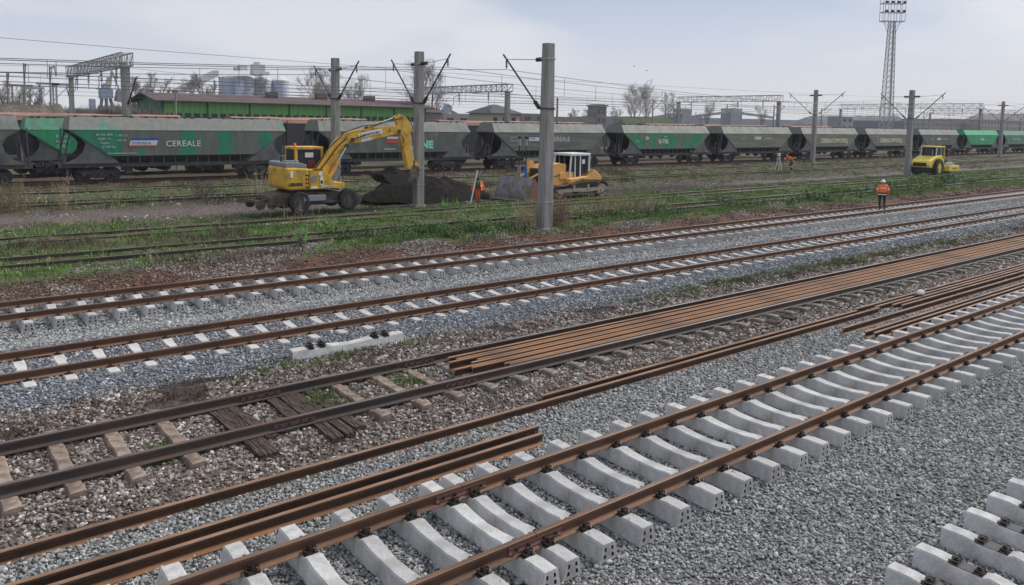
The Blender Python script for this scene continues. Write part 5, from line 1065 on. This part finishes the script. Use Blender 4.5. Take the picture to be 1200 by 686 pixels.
g_brown = leaf_mat('dead_brush', [(0, (.05, .034, .026)), (.5, (.09, .06, .045)), (1, (.16, .115, .08))])
g_dry = leaf_mat('dry_straw', [(0, (.20, .155, .09)), (.5, (.32, .25, .15)), (1, (.45, .38, .26))])
def tuft(mat, n, h, spread, w, lean=.5, seed=0, leafy=False):
    rr = random.Random(seed); b = MB()
    for i in range(n):
        a = rr.uniform(0, 6.28); r_ = spread*math.sqrt(rr.random()); x, y = r_*math.cos(a), r_*math.sin(a); hh = h*rr.uniform(.45, 1.15); t = rr.uniform(0, 6.28); dx, dy = math.cos(t)*w/2, math.sin(t)*w/2
        lx, ly = rr.gauss(0, lean)*hh, rr.gauss(0, lean)*hh
        b.add([(x-dx, y-dy, 0), (x+dx, y+dy, 0), (x+lx*.4+dx*.7, y+ly*.4+dy*.7, hh*.6), (x+lx*.4-dx*.7, y+ly*.4-dy*.7, hh*.6), (x+lx, y+ly, hh)], [(0, 1, 2, 3), (3, 2, 4)])
        if leafy:
            for k in range(5):
                q = rr.uniform(.35, 1); p = Vector((x+lx*q, y+ly*q, hh*q)); d = Vector((rr.gauss(0, 1), rr.gauss(0, 1), rr.gauss(.2, .5))).normalized()*w*3; e = d.cross(Vector((rr.gauss(0, 1), rr.gauss(0, 1), 1))).normalized()*w*.9
                b.add([p, p+d*.5+e, p+d, p+d*.5-e], [(0, 1, 2, 3)])
    m = b.mesh('tuft', mat); return m
def veg(name, mask, mat, dens, h, near=26, n=16, spread=.14, w=.014, lean=.35, x1=120, y0=24, y1=58, leafy=False, hv=.35, label=None, cat='grass'):
    N_ = int(dens*(y1-y0)*x1); x = RNG.uniform(-2, x1, N_); y = RNG.uniform(y0, y1, N_); d = np.sqrt(x*x+y*y)
    m = mask(x, y)*np.clip((near/d)**1.3, 0, 1); ok = (RNG.random(N_) < m) & (x > .03*y-2) & (x < 3.2*y)
    for fx0, fx1, fy0, fy1 in FOOT:
        if fx1-fx0 < .7 and fy0 > 26: ok &= ~((x > fx0) & (x < fx1) & (y > fy0) & (y < fy1))
    x, y, d = x[ok], y[ok], d[ok]; s = RNG.lognormal(0, hv, len(x))*np.clip((d/near)**.35, 1, 2)
    print(name, len(x))
    return scatter(name, np.stack([x, y, gz(x, y)-.01], -1), np.stack([s*1.1, s*1.1, s], -1), np.stack([RNG.normal(0, .08, len(x)), RNG.normal(0, .08, len(x)), RNG.uniform(0, 6.28, len(x))], -1), src_coll(name, [tuft(mat, n, h, spread, w, lean, q, leafy) for q in range(5)]), 5, label=label, cat=cat)
sm = lambda v, a, b: np.clip((v-a)/(b-a), 0, 1)
def onrail(y):      # keep the rail heads clear
    r = np.ones_like(y)
    for c in (28.7, 30.2, 33.7, 35.2): r *= np.where(np.abs(y-c) < .16, .12, 1)
    return r
def dug(x, y): return np.clip(1.9-np.abs(y-39.3)*.8, 0, 1)*sm(x, 19, 23)
def road(x, y): return np.clip(2.6-np.abs(y-42.8), 0, 1)*sm(-x, -26, -20)
def m_lush(x, y):
    v = fbm(x*.22+1, y*.6+4, 4); fine = fbm(x*1.2, y*1.5, 2)
    band = np.interp(y, [25.6, 26.5, 28.3, 29, 30.2, 31.2, 33.2, 33.9, 35, 35.7, 37.3, 38, 45, 47, 50, 54], [0, .75, .8, .3, .35, .95, .95, .4, .4, 1, 1, .3, .12, .28, .25, .1])
    clr = 1-np.clip(1-np.abs(x-9)/4.5, 0, 1)*np.clip(1-np.abs(y-27)/2.2, 0, 1)*1.2
    return np.clip(band*sm(v, .35, .54)*sm(fine, .28, .52)*clr, 0, 1)*onrail(y)*(1-dug(x, y))*(1-road(x, y))*1.0
def m_poor(x, y):
    v = fbm(x*.3+8, y*.7+1, 4)
    band = np.interp(y, [25.4, 26.3, 36, 38, 44.5, 46, 56, 58], [0, .35, .45, .35, .35, .8, .75, .35])
    return np.clip(band*sm(v, .40, .58), 0, 1)*onrail(y)*(1-dug(x, y)*.95)*(1-road(x, y)*.95)
def m_weed(x, y):
    v = fbm(x*.5+3, y*.7+2, 3)
    A = np.exp(-((x-18.6)/4.2)**4-((y-28.2)/1.5)**4)+.6*np.exp(-((x-30)/4)**4-((y-28.2)/1.3)**4)+.5*np.exp(-((x-44)/7)**4-((y-27.6)/1.1)**4)+.45*np.exp(-((x-60)/8)**4-((y-28.6)/2.)**4)+.45*np.exp(-((x-75)/9)**4-((y-31)/2.)**4)
    return np.clip(A*sm(v, .3, .5), 0, 1)
def m_brown(x, y):
    A = .9*np.exp(-((x-3)/3.5)**4-((y-32.3)/1.1)**4)+.7*np.exp(-((x-8.5)/2.4)**4-((y-27)/1.1)**4)+.8*np.exp(-((x-9.5)/2.2)**4-((y-32)/1.2)**4)+.9*np.exp(-((x-50)/5)**4-((y-51)/2.2)**4)+.35*np.where((y > 54) & (y < 57), 1, 0)+.4*np.exp(-((x-36)/6)**4-((y-30)/1.5)**4)+.35*np.where((y > 44.5) & (y < 46.5), 1, 0)
    return np.clip(A*sm(fbm(x*.6, y*.9, 3), .35, .55), 0, 1)*(1-dug(x, y))
veg('lush_grass', m_lush, g_lush, 46, .10, label='short green grass between the old tracks')
veg('poor_grass', m_poor, g_poor, 22, .075, label='thin yellowish grass over the old sidings', x1=150)
veg('green_weeds', m_weed, g_weed, 22, .22, n=12, spread=.18, w=.016, leafy=True, label='tall leafy green weeds along the old tracks', cat='weeds', y1=36)
veg('dead_brush', m_brown, g_brown, 12, .26, n=18, spread=.22, w=.012, lean=.5, label='brown dead brushwood between the tracks', cat='brushwood')
g_moss = leaf_mat('bright_moss', [(0, (.05, .09, .015)), (.5, (.10, .17, .03)), (1, (.20, .24, .07))])
g_rmoss = leaf_mat('reddish_dead_moss', [(0, (.05, .03, .026)), (.5, (.10, .062, .052)), (.9, (.15, .10, .075)), (1, (.13, .14, .05))])
def m_rmoss(x, y):
    A = np.exp(-((y-14.35)/.75)**4)*sm(fbm(x*.9+6, y*1.2, 3), .38, .55)+.5*sm(fbm(x*.8+1, y*1.1+7, 3), .55, .65)
    return np.clip(A, 0, 1)
veg('reddish_moss', m_rmoss, g_rmoss, 130, .055, near=15, n=14, spread=.07, w=.008, lean=.6, x1=55, y0=10.6, y1=15.2, label='reddish brown dead moss on the strip beside the old track', cat='moss')
def m_moss(x, y):
    A = 1.0*np.exp(-((x-6.9)/1.7)**4-((y-14.65)/.22)**4)+.8*np.exp(-((x-27)/14)**6-((y-14.7)/.35)**2)*sm(x, 14, 20)+.9*np.exp(-((x-5.7)/.45)**2-((y-12.5)/.5)**4)+.9*np.exp(-((x-2.75)/.3)**2-((y-12.0)/.35)**2)+.8*np.exp(-((x-7.4)/.35)**2-((y-12.6)/.5)**2)+.7*np.exp(-((x-8.6)/.3)**2-((y-12.3)/.5)**2)+.35*np.exp(-((x-9.4)/.5)**2-((y-14.9)/.25)**2)
    return np.clip(A*sm(fbm(x*2.2, y*2.6, 3), .28, .5), 0, 1)
veg('moss_tufts', m_moss, g_moss, 300, .075, near=16, n=14, spread=.05, w=.008, lean=.45, x1=50, y0=11, y1=15.5, label='low moss and grass tufts beside the old track', cat='moss')
def reeds(cx, cy, n, rx, ry, h, label, mat=None, seed=0):
    rr = random.Random(seed); b = MB()
    for i in range(n):
        x, y = rr.gauss(0, rx), rr.gauss(0, ry); hh = h*rr.uniform(.45, 1.1); lx, ly = rr.gauss(0, .13)*hh, rr.gauss(0, .1)*hh; z0 = -.05
        b.tube([(x, y, z0), (x+lx*.4, y+ly*.4, hh*.6), (x+lx, y+ly, hh)], [.008, .007, .003], 3, caps=False)
        for k in range(rr.randint(2, 5)):
            q = rr.uniform(.2, .95); p = Vector((x+lx*q, y+ly*q, hh*q)); d = Vector((rr.gauss(0, .16), rr.gauss(0, .16), rr.uniform(.0, .22)))*hh*.8; e = Vector((.011, 0, 0)); b.add([p-e, p+e, p+d], [(0, 1, 2)])
    o = b.build('dry_reed_clump', mat or g_dry, None, (cx, cy, float(gz(cx, cy))), fix=False); return tag(o, label, 'reeds', 'dry reeds standing in the yard')
reeds(3.9, 45.6, 110, .55, .3, 1.8, 'tall straw-coloured reeds at the left edge in front of the train', seed=1); reeds(6.3, 46.0, 26, .22, .25, 1.9, 'narrow upright clump of straw-coloured reeds right of the leftmost one', seed=2)
reeds(22.4, 27.2, 110, .45, .3, 1.3, 'dry reeds left of the foot of the tallest pole', seed=3); reeds(23.95, 26.9, 110, .4, .3, 1.6, 'reddish dry reeds right of the foot of the tallest pole', leaf_mat('reddish_reed', [(0, (.14, .08, .05)), (1, (.28, .19, .12))]), seed=4)
reeds(30.6, 28.6, 230, 1.5, .5, 1.35, 'wide clump of dry grass stalks right of the tallest pole', seed=5); reeds(28.2, 29.3, 40, .6, .4, 1.0, 'smaller dry clump just right of the bulldozer tracks', seed=6)
reeds(17.4, 47.3, 26, .5, .3, 1.7, 'thin pale stalks left of the excavator', seed=7); reeds(17.9, 42.3, 60, .7, .4, .9, 'pale dead weeds behind the excavator wheels', seed=8); reeds(42.5, 50.5, 50, .7, .4, 1.4, 'reddish brown stalks right of the bulldozer', leaf_mat('red_brown_stalk', [(0, (.12, .07, .05)), (1, (.24, .15, .11))]), seed=9)
reeds(15.3, 37.0, 16, .5, .15, .7, 'few pale stalks in front of the excavator wheel', seed=10)
def bush(cx, cy, h, r_, label, mat, seed=0, n=420, lw=.05, stem=True):
    rr = random.Random(seed); t = empty('bush', (cx, cy, float(gz(cx, cy))), label, 'bush'); s_ = MB()
    for i in range(16): a = rr.uniform(0, 6.28); s_.tube([(0, 0, 0), (math.cos(a)*r_*.4, math.sin(a)*r_*.4, h*.5), (math.cos(a)*r_*.8, math.sin(a)*r_*.8, h*rr.uniform(.7, 1))], [.02, .012, .004], 3, bark, caps=False)
    s_.build('stem', None, t, fix=False); b = MB()
    for i in range(n):
        d = Vector((rr.gauss(0, 1), rr.gauss(0, 1), rr.gauss(0, 1))).normalized()*rr.uniform(.3, 1)**.5; p = Vector((d.x*r_, d.y*r_, h*.55+d.z*h*.5)); u = Vector((rr.gauss(0, 1), rr.gauss(0, 1), rr.gauss(0, 1))).normalized()*lw; v = u.orthogonal().normalized()*lw*.6
        b.add([p-u, p+v, p+u, p-v], [(0, 1, 2, 3)])
    b.build('foliage', mat, t, fix=False); return t
bush(13.6, 46.5, 1.1, .75, 'dark leafless bush left of the excavator, near the train', g_brown, 1, lw=.06); bush(10.3, 46.3, .9, .9, 'low green bush in the grass left of the excavator', g_weed, 2, lw=.05); bush(11.75, 28.0, .75, .32, 'small yellow-green bush at the near rail of the overgrown track', g_lush, 3, 260, .035)
bush(39.5, 29, .7, .9, 'green bush right of the wide dry clump', g_weed, 4, 500, .05); bush(57, 48.5, .9, .9, 'olive bush far right of the bulldozer by the sidings', g_poor, 5, 400, .06)
# scrub on the brown bank and along the skyline
g_scrub = leaf_mat('pale_scrub', [(0, (.10, .08, .065)), (.5, (.16, .13, .11)), (1, (.22, .18, .15))])
twig_src = [tuft(g_scrub, 30, .8, .5, .018, .35, q) for q in range(4)]
N_ = 2600; x = RNG.uniform(-40, 24, N_); y = RNG.uniform(90, 101, N_); s = RNG.lognormal(0, .3, N_)
scatter('bank_scrub', np.stack([x, y, np.interp(y, [91, 94, 96, 106], [-.5, 3.4, 5.0, 3.4])-.2], -1), np.stack([s*1.2, s*1.2, s], -1), np.stack([x*0, x*0, x], -1), src_coll('bank_scrub', twig_src), 4, label='brown scrub on the bank at the left skyline', cat='scrub')
N_ = 1500; x = RNG.uniform(60, 420, N_); y = 115+RNG.uniform(0, 30, N_); k_ = fbm(x*.08, y*.1, 3) > .5; x, y = x[k_], y[k_]; s = RNG.lognormal(.2, .4, len(x))
scatter('skyline_scrub', np.stack([x, y, x*0-.3], -1), np.stack([s*2, s*2, s*2.1], -1), np.stack([x*0, x*0, x], -1), src_coll('skyline_scrub', twig_src), 4, label='distant brown scrub along the skyline behind the train', cat='scrub')
# ---------------------------------------------------------------- people
def person(loc, rz, label, J, reg, cat='person', lean=None):
    """J: joint name -> (pos, radius, parent); reg: joint -> material index; one skinned body"""
    names = list(J); me = bpy.data.meshes.new('person'); me.from_pydata([J[n][0] for n in names], [(names.index(J[n][2]), i) for i, n in enumerate(names) if J[n][2]], [])
    o = bpy.data.objects.new('person', me); C.objects.link(o)
    sk = o.modifiers.new('skin', 'SKIN'); sk.use_smooth_shade = True
    for i, n in enumerate(names): v = me.skin_vertices[0].data[i]; r_ = J[n][1]; v.radius = (r_, r_) if not hasattr(r_, '__len__') else r_; v.use_root = (i == 0)
    ss = o.modifiers.new('sub', 'SUBSURF'); ss.levels = 1; ss.render_levels = 1
    bpy.context.view_layer.update(); m2 = bpy.data.meshes.new_from_object(o.evaluated_get(bpy.context.evaluated_depsgraph_get()))
    bpy.data.objects.remove(o)
    mats = []; [mats.append(m) for m in reg.values() if m not in mats]; m2.materials.clear(); [m2.materials.append(m) for m in mats]
    segs = [(Vector(J[J[n][2]][0]), Vector(J[n][0]), reg[n]) for n in names if J[n][2]]
    for p in m2.polygons:
        c = p.center; best = min(segs, key=lambda s: (c-(s[0]+(s[1]-s[0])*max(0, min(1, (c-s[0]).dot(s[1]-s[0])/max(1e-9, (s[1]-s[0]).length_squared))))).length); p.material_index = mats.index(best[2]); p.use_smooth = True
    m2.name = 'person'; o = link('person', m2, None, loc, rz); return tag(o, label, cat)
def figure(P_, jacket, trousers, boots=boot_m, sleeve=None, thick=1.0, skin=skin_m):
    """P_: pose points; returns joints with fingers and region map"""
    J = {}; G = {}
    def a(n, p, r, par, m): J[n] = (tuple(p), r, par); G[n] = m
    t = thick
    a('pelvis', P_['pelvis'], (.15*t, .11*t), None, trousers); a('waist', P_['waist'], (.15*t, .11*t), 'pelvis', jacket); a('chest', P_['chest'], (.18*t, .12*t), 'waist', jacket)
    a('neck', P_['neck'], .06, 'chest', skin); a('jaw', P_['jaw'], .075, 'neck', skin); a('brow', P_['brow'], .095, 'jaw', skin); a('crown', P_['crown'], .06, 'brow', skin)
    for s in ('L', 'R'):
        a('sh'+s, P_['sh'+s], .075*t, 'chest', jacket); a('el'+s, P_['el'+s], .058*t, 'sh'+s, sleeve or jacket); a('wr'+s, P_['wr'+s], .04*t, 'el'+s, sleeve or jacket)
        w = Vector(P_['wr'+s]); d = (w-Vector(P_['el'+s])).normalized(); pa = w+d*.08; a('palm'+s, pa, .032, 'wr'+s, skin); sd = d.cross(Vector((0, 0, 1)) if abs(d.z) < .8 else Vector((0, 1, 0))).normalized()
        for k, (off, ln) in enumerate(((-.03, .065), (-.01, .08), (.01, .075), (.028, .06))): a(f'f{k}{s}', pa+sd*off+d*ln*.6, .010, 'palm'+s, skin); a(f'g{k}{s}', pa+sd*off+d*ln+Vector((0, 0, -.015)), .008, f'f{k}{s}', skin)
        a('th'+s, w+sd*-.045+d*.07, .011, 'palm'+s, skin)
        a('hip'+s, P_['hip'+s], .10*t, 'pelvis', trousers); a('kn'+s, P_['kn'+s], .072*t, 'hip'+s, trousers); a('an'+s, P_['an'+s], .05*t, 'kn'+s, trousers)
        an = Vector(P_['an'+s]); a('he'+s, an+Vector((0, .03, -.06)), .045, 'an'+s, boots); a('toe'+s, an+Vector((0, -.16, -.06)), .04, 'he'+s, boots)
    return J, G
def face(par, J, hat=None, hair=hair_m):
    b = MB(); c = Vector(J['brow'][0]); j = Vector(J['jaw'][0]); up = (c-j).normalized(); fw = Vector((0, -1, 0)); fw = (fw-up*fw.dot(up)).normalized(); sd = up.cross(fw)
    for s in (-1, 1): b.tube([c-up*.015+fw*.085+sd*s*.033, c-up*.015+fw*.1+sd*s*.033], .012, 6, blackp); b.tube([c-up*.02+sd*s*.085, c-up*.02+sd*s*.105], [.03, .02], 6, skin_m)
    b.tube([c-up*.02+fw*.085, c-up*.05+fw*.125, c-up*.06+fw*.09], [.008, .016, .008], 6, skin_m); b.tube([c-up*.09+fw*.085-sd*.025, c-up*.09+fw*.09+sd*.025], .006, 5, dred); b.build('face', None, par)
    k = Vector(J['crown'][0]); vs = []; b = MB(); q = up.to_track_quat('Z', 'Y').to_matrix()
    n = 14
    for i in range(6):
        th = i/5*math.pi*.52
        for m in range(n): a = 2*math.pi*m/n; vs.append(c+up*.01+q@Vector((math.sin(th)*math.cos(a)*.118, math.sin(th)*math.sin(a)*.13, math.cos(th)*.125)))
    b.add(vs, [(i*n+m, i*n+(m+1) % n, (i+1)*n+(m+1) % n, (i+1)*n+m) for i in range(5) for m in range(n)], hat or hair)
    if hat:
        vs = [c+up*.012+q@Vector((math.cos(2*math.pi*m/n)*r_, math.sin(2*math.pi*m/n)*r_*1.1, z)) for r_, z in ((.112, 0), (.145, -.01), (.145, -.022), (.11, -.02)) for m in range(n)]
        b.add(vs, [(i*n+m, i*n+(m+1) % n, (i+1)*n+(m+1) % n, (i+1)*n+m) for i in range(3) for m in range(n)], hat)
    b.build('helmet' if hat else 'hair', None, par, smooth=True)
def jacket_shell(par, pts, rx, ry, m, bands=(), name='jacket', n=18):
    """open shell round the trunk following pts (bottom to top)"""
    b = MB(); vs = []
    for i, p in enumerate(pts):
        for k in range(n): a = 2*math.pi*k/n; vs.append((p[0]+rx[i]*math.cos(a)*(1+.05*math.sin(3*a+i)), p[1]+ry[i]*math.sin(a), p[2]))
    for i in range(len(pts)-1):
        for k in range(n): b.f.append((i*n+k, i*n+(k+1) % n, (i+1)*n+(k+1) % n, (i+1)*n+k)); b.m.append(b.mi(refl if i in bands else (navy_c if (i, 'n') in bands else m)))
    b.v = vs; o = b.build(name, None, par, smooth=True); return o
# walking worker with a white helmet on the farthest new track, seen from behind
PW = dict(pelvis=(0, 0, .95), waist=(0, 0, 1.1), chest=(0, -.02, 1.36), neck=(0, -.03, 1.5), jaw=(0, -.05, 1.57), brow=(0, -.045, 1.65), crown=(0, -.03, 1.73), shL=(.2, -.01, 1.42), elL=(.29, .05, 1.17), wrL=(.27, -.08, .95), shR=(-.2, -.01, 1.42), elR=(-.29, .06, 1.17), wrR=(-.28, -.06, .95),
          hipL=(.1, 0, .88), knL=(.11, -.12, .5), anL=(.1, -.06, .12), hipR=(-.1, 0, .88), knR=(-.11, .02, .49), anR=(-.11, .2, .13))
J, G = figure(PW, orange_c, navy_c, thick=1.08); pw = person((46.0, 22.35, -.155), R(125), 'person in orange jacket and white helmet walking on the farthest new track', J, G); pw.scale = (1.06, 1.06, 1.04); face(pw, J, white_w)
jacket_shell(pw, [(0, 0, .84), (0, 0, .90), (0, 0, .95), (0, 0, 1.04), (0, -.01, 1.18), (0, -.02, 1.36), (0, -.02, 1.47)], [.225, .23, .235, .24, .25, .255, .15], [.17, .17, .175, .175, .18, .175, .1], orange_c, bands=(1, (0, 'n'), (2, 'n')))
for s in (-1, 1): MB().tube([(s*.27, .03, 1.24), (s*.285, .045, 1.19)], .075, 12, refl).build('sleeve_band', None, pw)
MB().box(-.13, .13, .152, .158, 1.25, 1.33, refl).build('back_print', None, pw)
# surveyor with open orange jacket and green shirt, holding a white staff
PS = dict(pelvis=(0, .03, .88), waist=(0, .0, 1.02), chest=(0, -.06, 1.25), neck=(0, -.12, 1.37), jaw=(0, -.18, 1.42), brow=(0, -.2, 1.5), crown=(0, -.18, 1.57), shL=(.19, -.05, 1.30), elL=(.34, -.02, 1.07), wrL=(.44, -.06, .86), shR=(-.19, -.05, 1.30), elR=(-.30, -.12, 1.1), wrR=(-.33, -.26, 1.12),
          hipL=(.09, 0, .82), knL=(.08, -.12, .47), anL=(.06, .02, .12), hipR=(-.09, 0, .82), knR=(-.06, -.1, .47), anR=(-.04, -.08, .12))
J, G = figure(PS, green_c, red_c, sleeve=orange_c, thick=1.0); ps = person((27.35, 38.1, -.25), R(-28), 'person in green shirt, open orange jacket and orange trousers beside the soil heap', J, G); face(ps, J)
b = MB()
for s in (-1, 1):
    b.add([(s*.24, .10, 1.30), (s*.25, -.12, 1.28), (s*.30, -.16, .82), (s*.36, .10, .78), (s*.14, -.2, 1.3), (s*.20, -.22, .80)], [(0, 1, 2, 3), (1, 4, 5, 2)], orange_c)
    b.add([(s*.262, -.128, 1.12), (s*.272, -.138, 1.05), (s*.16, -.218, 1.05), (s*.155, -.212, 1.12)], [(0, 1, 2, 3)], refl)
b.add([(.24, .10, 1.30), (-.24, .10, 1.30), (-.36, .12, .78), (.36, .12, .78)], [(0, 1, 2, 3)], orange_c); o = b.build('jacket', None, ps, fix=False); md = o.modifiers.new('thick', 'SOLIDIFY'); md.thickness = .02
b = MB(); a_, c_ = Vector((26.72, 37.95, -.3)), Vector((27.22, 37.95, 1.78)); b.bar(a_, c_, .07, .04, white_w); o = b.build('survey_staff'); tag(o, 'white surveying staff leaning in the hand of the person in the green shirt', 'measuring staff')
for k in range(9): q = a_.lerp(c_, .1+k*.1); MB().box(q.x-.02, q.x+.02, q.y-.023, q.y-.0205, q.z, q.z+.06, red_p if k % 2 else blackp).build('graduation', None, o)
# bent surveyor with tripod
PB = dict(pelvis=(0, .1, .85), waist=(0, .02, 1.0), chest=(0, -.2, 1.2), neck=(0, -.34, 1.27), jaw=(0, -.42, 1.26), brow=(0, -.48, 1.3), crown=(0, -.54, 1.33), shL=(.19, -.2, 1.22), elL=(.28, -.3, .98), wrL=(.2, -.46, .85), shR=(-.19, -.2, 1.22), elR=(-.27, -.34, 1.0), wrR=(-.18, -.5, .98),
          hipL=(.1, .1, .8), knL=(.14, -.08, .45), anL=(.13, .06, .12), hipR=(-.1, .1, .8), knR=(-.14, -.06, .45), anR=(-.13, .08, .12))
J, G = figure(PB, orange_c, dred, sleeve=orange_c, thick=1.15); pb = person((75.95, 47.1, -.05), R(235), 'person in an orange jacket and dark red trousers bending over beside a survey tripod', J, G); face(pb, J); pb.scale = (1.25, 1.25, 1.2)
for s in (-1, 1): MB().tube([(s*.135, -.02, .30), (s*.135, -.03, .38)], .085, 12, refl).build('leg_band', None, pb)
jacket_shell(pb, [(0, .1, .82), (0, .07, .88), (0, .02, 1.0)], [.2, .205, .2], [.17, .17, .16], navy_c, bands=(0,), name='hem')
t = empty('survey_tripod', (75.0, 48.0, -.1), 'white-legged survey tripod with instrument left of the bending person', 'tripod')
for k in range(3): a = k*2.09+.5; MB().bar((math.cos(a)*.42, math.sin(a)*.42, 0), (math.cos(a)*.08, math.sin(a)*.08, 1.55), .045, .035, white_w).build('leg', None, t)
b = MB(); b.tube([(0, 0, 1.52), (0, 0, 1.6)], .12, 12, steel_dark); b.box(-.11, .11, -.12, .12, 1.6, 1.9, white_w); b.tube([(0, -.2, 1.76), (0, .2, 1.76)], .05, 10, blackp); b.build('instrument', None, t)
# pale stone on the loose rails
b = MB(); import bmesh
bm = bmesh.new(); bmesh.ops.create_icosphere(bm, subdivisions=2, radius=.5)
for v in bm.verts: v.co = Vector((v.co.x*.42, v.co.y*.26, v.co.z*.2))*random.uniform(.9, 1.08)
mm = bpy.data.meshes.new('stone'); bm.to_mesh(mm); bm.free(); mm.materials.append(M('chalky_stone', (.5, .46, .43), .9, var=.1)); tag(link('stone', mm, None, (23.8, 10.25, -.12)), 'pale stone lying on top of the loose rails at right', 'stone')
# ---------------------------------------------------------------- haze
hb = MB(); hb.box(-900, 1900, -40, 1400, -2.2, 75); hz = hb.build('haze'); hz['kind'] = 'stuff'
hm = bpy.data.materials.new('haze'); hm.use_nodes = True; hm.node_tree.nodes.clear(); ho = hm.node_tree.nodes.new('ShaderNodeOutputMaterial'); hv = hm.node_tree.nodes.new('ShaderNodeVolumePrincipled')
hv.inputs['Color'].default_value = (.93, .95, 1, 1); hv.inputs['Density'].default_value = .00022; hm.node_tree.links.new(hv.outputs[0], ho.inputs['Volume']); hz.data.materials.clear(); hz.data.materials.append(hm)
